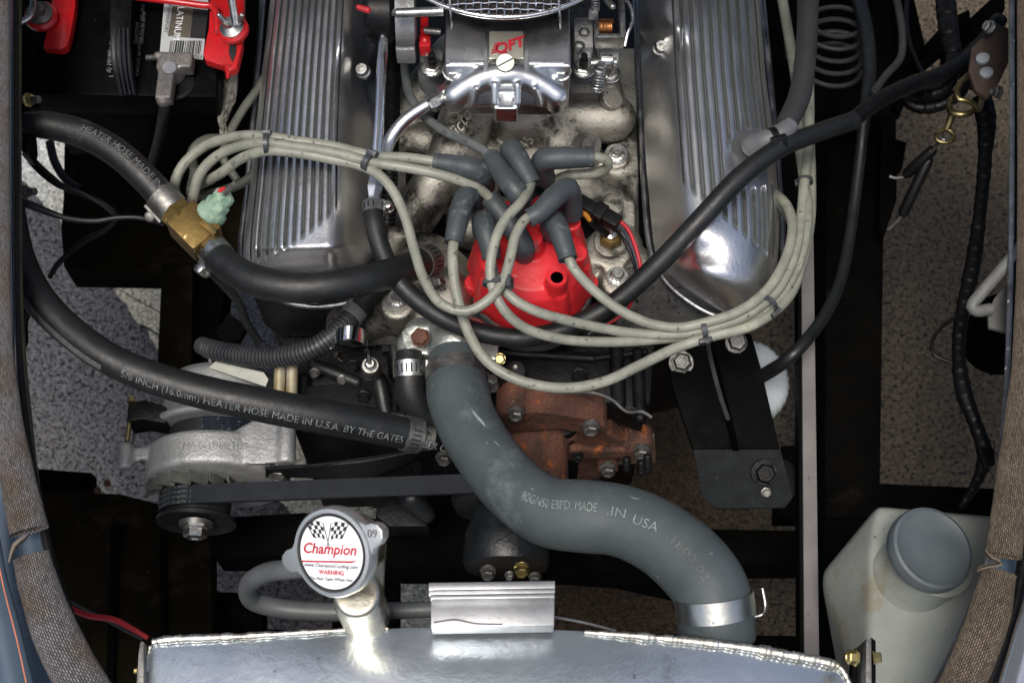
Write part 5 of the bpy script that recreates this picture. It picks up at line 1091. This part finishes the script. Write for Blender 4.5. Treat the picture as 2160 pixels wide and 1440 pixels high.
bm = B(); hull(bm, [P(x,y,-.128) for x,y in ((440,775),(455,762),(556,785),(566,800),(560,815),(530,790))]+[P(x,y,-.145) for x,y in ((440,780),(560,815))]); obj('heat_shield', bm, mat('chalky_white_shield', (.50,.52,.46), (.35,.36,.30), rough=.7, ns=40), al)
bm = B(); cyl(bm, P(443,745,-.12), P(443,765,-.125), L(4,A0)); obj('terminal_stud', bm, m_zinc, al)
bolt(al, P(586,995,-.155), V((0,-1,.5)), 17, m_zincd, washer=1.25)
F0 = P(414,1104,-.185); Rp = L(82, F0)
fanb = mat('corroded_fan_steel', (.12,.135,.12), (.06,.066,.056), rough=.55, rough2=.75, metal=.4, ns=70, bump=.0008, bs=200, stain=(.20,.08,.03), stain_s=40, stain_t=.64)
bm = B(); fy = F0+Y*.036; Rb = Rp*1.28; lathe(bm, fy, Y, [(Rp*.5,0),(Rb*.86,.0),(Rb*.9,.001),(Rb*.9,.003),(Rp*.5,.003)], 48); obj('fan_disc', bm, m_block, al)
for k, a_ in enumerate((14,36,58,80,101,123,146,168)):
    t = math.radians(a_); d = V((math.cos(t),0,math.sin(t))); tg = Y.cross(d); c = fy+d*Rb*.92-Y*.005
    n2 = (d+tg*.55+Y*.25).normalized(); t2 = (tg-n2*tg.dot(n2)).normalized(); bm = B(); box(bm, c, .0185, .0165, .0012, (t2, n2.cross(t2), n2)); obj('cooling_blade', bm, fanb, al, bevel=.0003)
pu = thing('alternator_pulley', 'dark pulley with a bright hex nut at the front of the alternator', 'pulley', F0)
bm = B(); lathe(bm, F0, Y, [(Rp*.35,.004),(Rp*.9,.002),(Rp*1.02,.0),(Rp*1.02,.003),(Rp*.85,.006),(Rp*.85,.024),(Rp*1.0,.027),(Rp*1.0,.030)], 56); obj('pulley_wheel', bm, mat('worn_dark_pulley', (.05,.055,.055), (.02,.022,.022), rough=.35, rough2=.5, metal=.7, ns=30), pu)
bm = B(); lathe(bm, F0-Y*.003, Y, [(Rp*.42,0),(Rp*.45,.004)], 32); obj('gold_washer', bm, m_zincd, pu)
bolt(pu, F0-Y*.003, -Y, 25, m_zinc, washer=0, h=.8)
yb = F0.y+.016; w_ = .0165; rb = Rp*.88
path = []; F1 = P(1085,1060,-.150); F1.y = yb+.006; rf = L(70,F1)
top1 = V((F0.x+.0, yb, F0.z+rb)); 
for t in [math.radians(x) for x in range(265, 89, -8)]: path.append(V((F0.x+rb*math.cos(t), yb, F0.z+rb*math.sin(t))))
tr = P(1160,1016,-.10); path.append(path[-1].lerp(tr, .33)); path.append(path[-2].lerp(tr, .66)); path.append(tr)
bm = B(); va = []
for i, q in enumerate(path):
    T = (path[min(i+1,len(path)-1)]-path[max(i-1,0)]).normalized(); n = Y.cross(T).normalized()*-1
    va.append([bm.verts.new(q+Y*a_+n*b2) for a_, b2 in ((-w_/2,.0),(w_/2,.0),(w_/2,.004),(-w_/2,.004))])
for i in range(len(va)-1):
    for j in range(4): bm.faces.new((va[i][j], va[i][(j+1)%4], va[i+1][(j+1)%4], va[i+1][j]))
bm.faces.new(va[0]); bm.faces.new(va[-1][::-1])
be = obj('fan_belt', bm, m_tail, ang=50); tag(be, 'flat black drive belt running from the alternator pulley to the fan', 'drive belt')
bt_ = thing('belt_lettering', '', '', F0); bpy.data.objects.remove(bt_)
for k, s_ in enumerate(('MEXICO 2416MX  79','MEXICO 2416MX  80','MEXICO 2416MX  81','MEXICO 2416MX  82')):
    vs_, fs_ = glyphs(s_); bm = B(); h_ = .0030/.7; q_ = []
    for v in vs_:
        t = math.radians(148)-(v.x*h_*1.0)/(rb+.0045); q_.append(bm.verts.new(V((F0.x+(rb+.0046)*math.cos(t), yb+w_*.32-k*.0046+v.y*h_, F0.z+(rb+.0046)*math.sin(t)))))
    for f in fs_:
        try: bm.faces.new([q_[i] for i in f])
        except ValueError: pass
    me = bpy.data.meshes.new('belt_print'); bm.to_mesh(me); bm.free(); o = obj('belt_print', None, m_text, mesh=me)
    o.parent = be; o.location = o.location-be.location
ar = thing('steel_brace', 'long black twisted steel arm from the alternator to the water pump', 'bracket arm', P(800,990,-.15))
bm = B(); grid(bm, lambda u, v: P(560+455*u, smooth_tab([(0,992),(.25,982),(.5,968),(.75,950),(1,944)], u)+v*smooth_tab([(0,14),(.2,24),(.45,45),(.6,30),(.8,10),(1,16)], u), -.140-.018*v+.006*math.sin(u*3)), 50, 8)
o = obj('arm_strip', bm, m_block, ar); s_ = o.modifiers.new('s', 'SOLIDIFY'); s_.thickness = .003
bm = B(); tube(bm, Path([(560,988,-.139),(670,980,-.136),(790,964,-.136),(900,948,-.137),(1015,943,-.14)], 4), 8); obj('arm_edge', bm, m_block, ar)
bolt(ar, P(936,965,-.14), V((0,-1,.5)), 14, m_zincd, washer=1.3)

# ------------------------------------------------------------------ water pump (rusted) and fan clutch
wp = thing('water_pump', 'rust covered cast iron water pump behind the big grey hose', 'water pump', P(1180,950,-.20))
y0 = P(1200,885,-.115).y
bm = B()
def lug(x, y, rp, len_=.026, back=0): 
    q = PY(x, y, y0); r = L(rp, q); cyl(bm, q-Y*.002-Z*r*.0, q+Y*len_, r, r, 24)
outl = [(1046,872),(1075,862),(1150,870),(1230,882),(1275,892),(1275,925),(1230,915),(1180,905),(1060,915)]
prism(bm, [PY(x,y,y0) for x,y in outl], (0,.022,0))
lug(1088,874,32); lug(1248,902,34)
prism(bm, [PY(x,y,y0+.006) for x,y in ((1240,905),(1290,915),(1330,945),(1372,940),(1372,962),(1310,970),(1250,945),(1200,930))], (0,.016,0))
prism(bm, [PY(x,y,y0+.012) for x,y in ((1060,905),(1240,915),(1330,955),(1230,1040),(1060,1040))], (0,.010,0))
prism(bm, [PY(x,y,y0+.002) for x,y in ((1180,950),(1330,952),(1330,966),(1180,972))], (0,.012,0))
lug(1350,954,29,.024); lug(1282,990,22,.016)
Hc = PY(1112,948,y0); Rh = L(86,Hc)
lathe(bm, Hc-Y*.046, Y, [(Rh*.96,0),(Rh,.004),(Rh*1.0,.044),(Rh*1.08,.06)], 48)
cyl(bm, PY(935,935,y0)-Y*.0, PY(935,935,y0)+Y*.02, L(26,Hc))
cast('pump_casting', bm, m_rust, wp, voxel=.0016, smooth=2)
bm = B(); prism(bm, [PY(x,y,y0+.026) for x,y in ((1250,880),(1300,892),(1342,925),(1380,920),(1384,975),(1240,985))], (0,.004,0)); obj('backing_plate', bm, mat('tan_stained_alloy', (.30,.22,.15), (.20,.13,.08), rough=.6, metal=.4, ns=50, bump=.001), wp, bevel=.001)
bm = B(); tube(bm, Path([(1190,826,-.088),(1250,828,-.088),(1290,842,-.09),(1322,868,-.094),(1355,868,-.098),(1375,880,-.10)], 3.5), 8); obj('gasket_edge', bm, m_zincd, wp)
for x, y, r_, m_ in ((1088,868,15,m_zincd),(1246,898,16,m_zincd),(1352,948,15,m_zincd),(1282,986,15,m_zincd)):
    bolt(wp, PY(x,y,y0-.004), V((0,-1,.35)), r_, m_, washer=1.15, h=1.0)
bolt(wp, P(1036,812,-.10), V((.3,-.6,.6)), 14, m_zinc, washer=1.2)
bm = B(); prism(bm, [PY(x,y,y0) for x,y in ((916,922),(962,922),(966,952),(914,952))], (0,.022,0)); obj('pump_ear', bm, m_rust, wp, bevel=.002)
for i, (x, y) in enumerate(((1322,978),(1352,985),(1366,972))):
    bm = B(); capsule(bm, P(x,y-8,-.15), P(x,y+10,-.155), L(9,P(x,y,-.15))); obj('black_spigot', bm, m_block, wp)
for x, y in ((1218,962),(1258,1018)): bolt(wp, P(x,y,-.165), V((0,-1,.4)), 10, m_block, washer=1.3)
fc = thing('fan_clutch', 'black glossy fan clutch hub in front of the water pump', 'fan clutch', P(1068,1150,-.2))
Fc = P(1068,1204,-.15); Rf = L(92,Fc); gl = mat('oily_black_casting', (.010,.013,.015), (.006,.007,.008), rough=.22, rough2=.45, ns=40, bump=.0006, bs=260, spots=(.06,.07,.08), spots_s=500, spots_t=.75)
bm = B(); lathe(bm, Fc, Y, [(Rf*.75,0),(Rf*.95,.003),(Rf,.008),(Rf*.98,.030),(Rf*.86,.042),(Rf*.8,.05),(Rf*.7,.06)], 56); obj('hub', bm, gl, fc)
bm = B(); lathe(bm, Fc+Y*.050, Y, [(Rf*.9,0),(Rf*1.2,.004),(Rf*1.3,.012),(Rf*1.3,.016),(Rf*1.2,.018)], 64); obj('fan_pulley', bm, gl, fc)
for x, y, r_, m_ in ((1029,1204,14,m_zincd),(1100,1198,14,m_gold),(1128,1216,11,m_zincd),(1074,1212,8,m_zinc)):
    bolt(fc, P(x,y,-.115), V((0,-1,.6)), r_, m_, washer=1.2, h=1.1)
for x0_, y0_, x1_, y1_ in ((905,1070,860,1025),):
    bm = B(); capsule(bm, P(870,1050,-.17), P(900,1085,-.18), .012, .008); obj('pump_pipe', bm, gl, fc)
bm = B(); slab(bm, [(800,1048),(870,1040),(905,1110),(820,1110),(790,1085)], -.21, .03); obj('lower_bracket', bm, m_block, fc, bevel=.003)

# ------------------------------------------------------------------ black plate bracket and oil filter at the right
pb_ = thing('accessory_bracket', 'large black slanted steel bracket right of the engine', 'bracket', P(1540,900,-.25))
bm = B(); slab(bm, [(1405,740),(1432,705),(1470,700),(1585,704),(1604,770),(1645,945),(1462,945),(1420,820)], -.15, .006); obj('bracket_plate', bm, m_black, pb_, bevel=.001)
bm = B(); hull(bm, [P(x,y,z) for x,y,z in ((1462,943,-.152),(1645,943,-.152),(1672,1048,-.176),(1655,1070,-.18),(1508,1072,-.18),(1482,1048,-.176),(1462,943,-.160),(1645,943,-.160),(1672,1050,-.184),(1655,1072,-.188),(1508,1074,-.188))]); obj('bracket_foot', bm, mat('dusty_black_steel', (.011,.0135,.015), (.007,.0085,.0095), rough=.75, ns=80, bump=.0003, spots=(.06,.07,.08), spots_s=400, spots_t=.72, spec=.2), pb_)
bm = B(); hull(bm, [P(x,y,z) for x,y,z in ((1486,705,-.15),(1502,705,-.15),(1560,950,-.15),(1545,950,-.15),(1494,705,-.138),(1550,945,-.136))]); obj('bracket_rib', bm, m_black, pb_)
bolt(pb_, P(1437,765,-.148), V((0,-.3,1)), 18, m_zincd, washer=1.5); bolt(pb_, P(1553,722,-.147), V((0,-.3,1)), 19, m_zincd, washer=1.25)
bolt(pb_, P(1612,996,-.158), V((0,-.5,1)), 20, m_block, washer=1.4); bolt(pb_, P(1616,1038,-.17), V((0,-.6,1)), 9, m_zincd, washer=0)
bm = B(); q = P(1640,1010,-.20); lathe(bm, q, Z, [(L(46,q),-.004),(L(48,q),0),(L(40,q),.001)], 40); obj('isolator_disc', bm, m_block, pb_)
of = thing('oil_filter', 'pale blue fluted oil filter canister behind the black bracket', 'oil filter', P(1590,800,-.30))
q = P(1582,800,-.205); Rr = L(95,q); bm = B()
lathe(bm, q, V((.25,-.1,1)), [(Rr*.97,-.08),(Rr*.97,-.02),(Rr,-.016),(Rr,-.006),(Rr*.93,.002),(Rr*.78,.007),(Rr*.3,.009)], 96); 
for f in bm.verts:
    d_ = f.co-q; 
    if -.02 < d_.dot(V((.25,-.1,1)).normalized()) < .004 and d_.length > Rr*.6:
        a_, b2, n_ = frame(V((.25,-.1,1))); t = math.atan2(d_.dot(b2), d_.dot(a_)); f.co -= (d_-n_*d_.dot(n_))*(.035*(.5+.5*math.cos(t*32)))
obj('canister', bm, m_filter, of, ang=60)

# ------------------------------------------------------------------ top right: struts, rusted strap, snap hook, springs, cables, stay rod
stt = thing('inner_struts', 'black webbed struts and brackets at the top right corner', 'struts', P(1960,120,-.3))
for pts in ([(1885,-60),(1915,-60),(1955,110),(1900,240),(1880,240)], [(1900,150),(1930,160),(2050,60),(2045,20),(2000,40)], [(1980,-60),(2012,-60),(2022,130),(1990,150)],
            [(1950,100),(1985,95),(2120,-30),(2120,20),(2060,90)], [(1860,210),(1890,225),(1892,420),(1865,500),(1856,480)], [(1880,290),(1912,300),(1905,350),(1880,380)], [(2010,60),(2040,50),(2100,160),(2090,190),(2030,170)]):
    bm = B(); slab(bm, pts, -.32, .012); obj('strut', bm, m_dark, stt, bevel=.001)
bm = B(); slab(bm, [(2050,100),(2105,50),(2128,60),(2128,130),(2110,170),(2084,206),(2058,190),(2044,150)], -.02, .006); 
rs = thing('rusted_strap', 'dark rusted strap with two pale rivets at the upper right edge', 'metal strap', P(2080,130,-.02)); obj('strap_plate', bm, mat('dark_rusty_steel', (.045,.025,.018), (.018,.012,.010), rough=.7, ns=60, nd=8, bump=.001, stain=(.10,.035,.015), stain_s=50), rs, bevel=.001)
for x, y in ((2073,125),(2081,155)):
    q = P(x,y,-.018); bm = B(); lathe(bm, q, V((-.3,.1,1)), [(L(14,q),-.001),(L(14,q),.002),(L(8,q),.003)], 20); obj('rivet', bm, mat('pale_rivet', (.20,.22,.25), rough=.6), rs)
bolt(rs, P(2088,58,-.005), V((-.8,.1,.4)), 12, m_zinc, washer=1.2)
q = P(2108,195,-.02); tl = thing('hex_bolt', 'steel bolt sticking out left of the right edge below the strap', 'bolt', q)
bolt(tl, q, V((-1,0,.3)), 12, m_zincd, washer=0, name='bolt_head'); bm = B(); cyl(bm, q, P(2090,193,-.015), L(5,q)); obj('shank', bm, m_zincd, tl)
sh = thing('snap_hook', 'brass coloured snap hook hanging on a ring at the upper right', 'snap hook', P(2025,220,-.05))
hook = mat('old_brass_hook', (.30,.25,.12), (.14,.12,.06), rough=.3, rough2=.45, metal=1, ns=80)
bm = B(); tube(bm, Path([(2044,158,-.03),(2028,172,-.02),(2018,192,-.02),(2022,210,-.02),(2040,212,-.02),(2056,222,-.025),(2062,232,-.03),(2070,215,-.04),(2072,200,-.04)], 6), 12); obj('steel_ring', bm, hook, sh)
bm = B(); tube(bm, Path([(2022,200,-.03),(2006,210,-.03),(2003,230,-.03),(2012,240,-.028),(2034,242,-.026),(2050,236,-.03)], 7), 12); obj('hook_bow', bm, hook, sh)
bm = B(); capsule(bm, P(2010,238,-.035), P(1998,272,-.045), L(9,P(2000,250,-.03)), L(7,P(2000,250,-.03))); obj('hook_shank', bm, hook, sh)
bm = B(); tube(bm, Path([(1994,272,-.045),(1978,280,-.045),(1974,292,-.045),(1984,300,-.045),(2004,300,-.045),(2013,290,-.045),(2006,277,-.045),(1994,272,-.045)], 4.5), 10); obj('hook_eye', bm, hook, sh)
sp_ = thing('sleeved_spring', 'pair of black sleeved springs hanging in a V from the snap hook', 'spring', P(1940,360,-.08))
for a_, b2, r_ in (((1972,312,-.07),(1908,372,-.10),12), ((1962,330,-.08),(1902,456,-.12),12)):
    A_, B__ = P(*a_), P(*b2); bm = B(); rr = L(r_, A_); lathe(bm, A_, B__-A_, [(rr*.5,0),(rr*.9,.002),(rr,.006),(rr,(B__-A_).length-.004),(rr*.6,(B__-A_).length)], 16); obj('spring_sleeve', bm, m_blackpl, sp_)
bm = B(); tube(bm, Path([(1990,296,-.045),(1976,306,-.06),(1966,320,-.07)], 3.5), 8); obj('spring_hook', bm, m_zinc, sp_); bm = B(); tube(bm, Path([(1906,374,-.10),(1890,376,-.10),(1876,372,-.10)], 3), 8); obj('spring_hook', bm, m_zinc, sp_)
bm = B(); tube(bm, Path([(1902,456,-.12),(1890,470,-.12),(1872,486,-.12)], 3.5), 8); obj('spring_hook', bm, m_zincd, sp_)
t3 = thing('taped_loom', 'black taped cable running down the right edge', 'wiring loom', P(2040,700,-.1))
taped([(2070,210,-.10,22),(2080,250,-.10,20),(2078,330,-.10,14),(2068,440,-.10,13),(2052,560,-.10,16),(2030,660,-.10,14),(2022,740,-.10,13),(2034,830,-.10,17),(2060,900,-.10,14),(2078,960,-.10,16),(2058,1020,-.10,10),(2026,1070,-.10,6)], 14, t3)
bm = B(); slab(bm, [(2062,940),(2098,945),(2100,980),(2076,985)], -.09, .008); obj('cable_plug', bm, m_blackpl, t3, bevel=.001)
rubber('thin_cable', 'thin black cable making a small loop beside the right taped loom', [(2036,662,-.09),(2012,672,-.09),(1984,692,-.09),(1966,722,-.09),(1970,748,-.09),(2004,764,-.09)], 4, m_blackpl, cat='cable', seg=10)
rd = thing('stay_rod', 'bent grey hood stay rod hooking into the right edge', 'stay rod', P(2060,640,.03))
bm = B(); tube(bm, Path([(2215,432,.07),(2160,512,.06),(2110,572,.05),(2062,628,.04),(2050,645,.038),(2058,655,.036),(2090,652,.035)], 13), 18); obj('rod', bm, mat('weathered_grey_rod', (.12,.125,.12), (.085,.085,.08), rough=.6, ns=40, stain=(.25,.10,.05), stain_s=50, stain_t=.66, bump=.0004), rd)
bm = B(); slab(bm, [(2098,628),(2122,600),(2140,600),(2140,700),(2122,700),(2086,690),(2084,660)], .03, .004); obj('rod_plate', bm, mat('chalky_bracket', (.11,.11,.105), (.07,.07,.065), rough=.7, ns=40, stain=(.28,.10,.03), stain_s=60, stain_t=.62), rd, bevel=.001)
bm = B(); q = P(2130,680,-.20); lathe(bm, q, Z, [(L(72,q),-.05),(L(78,q),-.01),(L(70,q),0),(L(60,q),-.004)], 48); tag(obj('rubber_bumper', bm, m_dark), 'round black rubber part in the dark at the right edge', 'rubber bumper')

# ------------------------------------------------------------------ coolant bottle
cbn = thing('coolant_bottle', 'cloudy white plastic bottle with a round grey screw cap', 'coolant bottle', P(1930,1300,-.25))
bm = B(); hull(bm, [P(*q) for q in ((1852,1068,-.055),(1838,1150,-.05),(2110,1094,-.055),(2130,1500,-.05),(1828,1500,-.05),(1846,1075,-.06),(1737,1205,-.115),(1734,1235,-.12),(1768,1420,-.12),(1790,1500,-.12),(1850,1068,-.22),(2110,1090,-.22),(2130,1500,-.22),(1737,1205,-.22),(1790,1500,-.22))])
bmesh.ops.recalc_face_normals(bm, faces=bm.faces[:])
cast('bottle_body', bm, m_bottle, cbn, voxel=.003, smooth=14)
q = P(1934,1208,-.052); nx = V((.24,.05,1)); bm = B(); lathe(bm, q, nx, [(L(92,q),-.006),(L(86,q),.0),(L(80,q),.004),(L(80,q),.032)], 48); obj('filler_neck', bm, m_bottle, cbn)
q = P(1960,1160,-.014); capm = mat('dusty_grey_cap', (.085,.103,.113), (.066,.082,.092), rough=.4, rough2=.55, ns=30, spots=(.02,.02,.02), spots_s=160, spots_t=.72)
bm = B(); r_ = L(92,q); lathe(bm, q, nx, [(r_*.98,-.005),(r_*1.0,-.002),(r_*1.0,.003),(r_*.97,.006),(r_*.90,.0068),(r_*.84,.0058),(r_*.80,.0055),(r_*.77,.0050),(r_*.4,.0048),(r_*.01,.0048)], 96, fn=lambda t: 1); obj('screw_cap', bm, capm, cbn)

# ------------------------------------------------------------------ radiator: end tank, weld beads, neck, cap, brackets
ra = thing('radiator', 'welded aluminium radiator end tank across the bottom', 'radiator', P(1040,1400,-.10))
ed = [(316,1352),(345,1343),(480,1336),(680,1327),(860,1321),(1040,1319),(1240,1328),(1440,1345),(1600,1364),(1730,1388),(1772,1404)]
bm = B(); slab(bm, ed+[(1790,1440),(1815,1640),(280,1640),(300,1440)], .04, .14); obj('end_tank', bm, m_tank, ra, bevel=.0035)
def weld(name, pts, rp, a0_=0):
    pa = Path(pts, rp, step=.0008); bm = B(); seg = 14; rings = []
    for q_, d_ in enumerate(pa.s):
        p_, T, n, u, r = pa.fr(d_); ph = d_/.0036+.5*noise.noise(V((d_*60,3,a0_))); e = .86+.16*(1-(ph % 1))+.45*noise.noise(V((d_*110,0,a0_)))
        rings.append([bm.verts.new(p_+n*(r*.75*e*math.cos(2*math.pi*i/seg))+u*(r*(e+.25*noise.noise(V((d_*200, i*.9, a0_))))*math.sin(2*math.pi*i/seg))) for i in range(seg)])
    for q_ in range(len(rings)-1):
        for i in range(seg): j = (i+1)%seg; bm.faces.new((rings[q_][i], rings[q_+1][i], rings[q_+1][j], rings[q_][j]))
    bm.faces.new(rings[0]); bm.faces.new(rings[-1][::-1]); return obj(name, bm, m_weld, ra, ang=180)
weld('weld_bead', [(322,1354,.041,9),(350,1349,.042,10),(480,1343,.042,8),(600,1336,.042,7),(720,1329,.042,6),(820,1325,.041,4)], 8, 1)
weld('weld_bead', [(1232,1333,.041,5),(1330,1340,.042,9),(1440,1350,.042,9),(1560,1364,.042,10),(1660,1381,.042,12),(1740,1396,.042,11),(1772,1408,.041,9),(1790,1440,.04,7),(1800,1500,.04,7)], 9, 5)
weld('weld_bead', [(318,1362,.04,6),(308,1400,.04,6),(300,1460,.04,6)], 6, 9)
# outlet stub under the big hose
bm = B(); q = P(1512,1368,.0); cyl(bm, q, P(1511,1338,.012), L(76,q)); obj('outlet_stub', bm, m_tank, ra)
# bracket block
bb = thing('fan_bracket', 'extruded aluminium bracket block standing behind the radiator tank', 'bracket', P(1040,1300,.03))
mb = mat('milled_aluminium', (.34,.35,.36), (.24,.25,.26), rough=.36, rough2=.45, metal=.85, ns=20, bump=.0002, bs=120, stain=(.30,.30,.30), stain_s=20, stain_t=.6)
bm = B(); slab(bm, [(904,1228),(1171,1224),(1171,1240),(904,1244)], .074, .012); slab(bm, [(904,1244),(1171,1240),(1171,1250),(904,1254)], .070, .012)
slab(bm, [(908,1254),(1170,1250),(1170,1260),(908,1263)], .0735, .014); slab(bm, [(908,1262),(1170,1259),(1169,1318),(909,1322)], .066, .02)
bmesh.ops.recalc_face_normals(bm, faces=bm.faces[:]); obj('block', bm, mb, bb, bevel=.0007)
bm = B(); tube(bm, Path([(915,1312,.0664),(960,1306,.067),(1000,1314,.0664),(1060,1316,.066)], 2), 6); obj('scratch_ridge', bm, mb, bb)
# filler neck and cap
nk = thing('filler_neck', 'stained alloy filler neck welded on the radiator tank', 'filler neck', P(770,1320,.03))
bm = B(); q = P(772,1303,.035); q2 = P(775,1250,.098); lathe(bm, q, V((0,0,1)), [(L(52,q),0),(L(52,q),.05),(L(46,q),.065)], 40)
vw = -CF; nc = (vw*.87-CR*.42-CU*.06).normalized(); cc = P(700,1165,.125)
cyl(bm, cc-nc*.004, cc-nc*.034, L(84,cc), L(66,cc), 40); hull(bm, [q+V((L(50,q)*math.cos(t), L(50,q)*math.sin(t), .045)) for t in [i*.6 for i in range(11)]]+[cc-nc*.03+V((.02*math.cos(t),.02*math.sin(t),0)) for t in [i*.6 for i in range(11)]])
cast('neck_body', bm, mat('straw_tinted_alloy', (.62,.57,.42), (.46,.46,.42), rough=.22, rough2=.38, metal=1, ns=30, bump=.0003, bs=160), nk, voxel=.0018, smooth=3)
rc = thing('pressure_cap', 'round radiator cap with a white flag sticker and red lettering', 'radiator cap', cc)
e1_ = (CR-nc*CR.dot(nc)).normalized(); e2_ = nc.cross(e1_).normalized(); t_ = math.radians(3); ex = e1_*math.cos(t_)+e2_*math.sin(t_); ey = nc.cross(ex).normalized()
Rc = L(97, cc); capmat = mat('zinc_cap_steel', (.62,.64,.62), (.52,.54,.52), rough=.33, rough2=.4, metal=.9, ns=20, bump=.0002, bs=150)
bm = B(); prof = [(Rc*.99,-.009),(Rc*1.0,-.007),(Rc,-.001),(Rc*.96,.001),(Rc*.88,.0012),(Rc*.87,-.0004),(Rc*.84,-.0005)]
a, b2, n = ex, ey, nc
lathe(bm, cc, nc, prof, 72, hint=ex)
for ang_, ln in ((22, 1.27), (192, 1.27)):
    t = math.radians(ang_); d = ex*math.cos(t)+ey*math.sin(t); s_ = nc.cross(d); 
    outline = [d*Rc*.9+s_*Rc*.42, d*Rc*1.03+s_*Rc*.27, d*Rc*1.2+s_*Rc*.25, d*Rc*1.34+s_*Rc*.15, d*Rc*1.39, d*Rc*1.34-s_*Rc*.15, d*Rc*1.2-s_*Rc*.25, d*Rc*1.03-s_*Rc*.27, d*Rc*.9-s_*Rc*.42]
    b3 = B(); prism(b3, [cc+p_-nc*.0005 for p_ in outline], -nc*.0085); obj('ear', b3, capmat, rc, bevel=.0014)
    if ang_ == 22: text_flat('ear_stamp', '09', cc+d*Rc*1.13-ey*.0015-nc*.0002, ex, ey, .0052, m_zincd, rc)
obj('cap_body', bm, capmat, rc)
bm = B(); lathe(bm, cc-nc*.0002, nc, [(Rc*.86,0),(Rc*.86,.0004),(Rc*.5,.0006)], 72); obj('black_ring', bm, m_inkblk, rc)
bm = B(); lathe(bm, cc+nc*.0003, nc, [(Rc*.80,0),(Rc*.80,.0004),(Rc*.4,.0006)], 72); stk = obj('sticker', bm, m_white, rc)
o_ = cc+nc*.0009; U = Rc/97   # one picture pixel on the cap
def on(x, y): return o_+ex*(x*U)+ey*(y*U)
# x,y measured from the cap centre, y up
text_flat('sticker_name', 'Champion', on(-2,-2), ex, ey, 22*U, m_inkred, stk, shear=.28, offset=.022, squeeze=1.02)
text_flat('sticker_web', 'www.ChampionCooling.com', on(-2,-31), ex, ey, 8*U, m_inkblk, stk, shear=.25, offset=.012, squeeze=1.0)
text_flat('sticker_warning', 'WARNING', on(-2,-46), ex, ey, 9.5*U, m_inkred, stk, offset=.03, squeeze=.95)
text_flat('sticker_advice', 'Do Not Open When Hot', on(-2,-59), ex, ey, 7*U, m_inkblk, stk, offset=.015, squeeze=1.0)
bm = B(); prism(bm, [on(-74,-19), on(50,-15), on(66,-13), on(50,-19), on(-74,-22.5)], nc*.0002); obj('sticker_underline', bm, m_inkred, stk)
bmf = B(); bml = B()
for sx_ in (-1, 1):
    P0 = (sx_*4-6, 26)   # pole foot
    def fl_(u, v): return on(P0[0]+sx_*(4+u*46-v*14*1)+0, P0[1]+10+v*24+u*16+3*math.sin(u*6)) if False else on(P0[0]+sx_*(6+u*44)*(.62+.38*v)-0, P0[1]+2+u*6+v*34+2.5*math.sin(u*5))
    for i in range(5):
        for j in range(4):
            if (i+j) % 2: continue
            q4 = [fl_(i/5, j/4), fl_((i+1)/5, j/4), fl_((i+1)/5, (j+1)/4), fl_(i/5, (j+1)/4)]; prism(bmf, q4, nc*.0002)
    for j in (0, 4):
        for i in range(8): 
            a4, c4 = fl_(i/8, j/4), fl_((i+1)/8, j/4); d4 = nc.cross((c4-a4).normalized())*(.8*U); prism(bml, [a4-d4*.5, c4-d4*.5, c4+d4*.5, a4+d4*.5], nc*.0002)
    a4, c4 = fl_(1, 0), fl_(1, 1); d4 = nc.cross((c4-a4).normalized())*(1.0*U); prism(bml, [a4-d4, c4-d4, c4+d4, a4+d4], nc*.0002)
    a4, c4 = on(P0[0]-sx_*8, 8), fl_(0, 1); d4 = nc.cross((c4-a4).normalized())*(.9*U); prism(bml, [a4-d4, c4-d4, c4+d4, a4+d4], nc*.0002)
obj('checkered_flags', bmf, m_inkblk, stk, kind='stuff'); obj('flag_lines', bml, m_inkblk, stk, kind='stuff')
# overflow hose
rubber('overflow_hose', 'grey rubber overflow hose looping left from the radiator cap', [(655,1196,.07,20),(610,1200,.065,21),(560,1208,.05,21),(526,1232,.03,21),(532,1264,.01,21),(590,1282,.0,21),(700,1290,.0,20),(800,1288,.0,18),(920,1284,.0,17)], 20, mat('dim_grey_hose', (.075,.082,.085), (.055,.06,.062), rough=.45, ns=40), cat='rubber hose')
rubber('thin_cable', 'thin cable emerging behind the aluminium block', [(1165,1300,.02),(1230,1312,.02),(1300,1330,.02)], 3, m_greypl, cat='cable', seg=8)
# side brackets of the radiator
t = thing('radiator_bracket', 'upright steel bracket with a gold bolt right of the radiator tank', 'bracket', P(1832,1400,.0))
bm = B(); slab(bm, [(1827,1346),(1838,1346),(1840,1500),(1826,1500)], .06, .03); obj('steel_plate', bm, m_zincd, t, bevel=.0005)
bm = B(); slab(bm, [(1800,1372),(1826,1348),(1826,1500),(1790,1500)], .035, .01); slab(bm, [(1838,1342),(1848,1350),(1848,1500),(1840,1500)], .035, .01); obj('black_flange', bm, m_black, t, bevel=.001)
bolt(t, P(1806,1386,.06), V((-1,0,.25)), 15, m_gold, washer=0, h=1.1); bolt(t, P(1842,1386,.06), V((1,0,.2)), 12, m_gold, washer=0, h=1.2)
t = thing('radiator_bracket', 'thin steel bracket at the left end of the radiator tank', 'bracket', P(295,1420,.0))
bm = B(); slab(bm, [(296,1352),(303,1352),(304,1500),(284,1500),(292,1378)], .05, .02); obj('steel_plate', bm, m_zincd, t, bevel=.0005)
bolt(t, P(288,1414,.045), V((-1,0,.3)), 6, m_gold, washer=0)
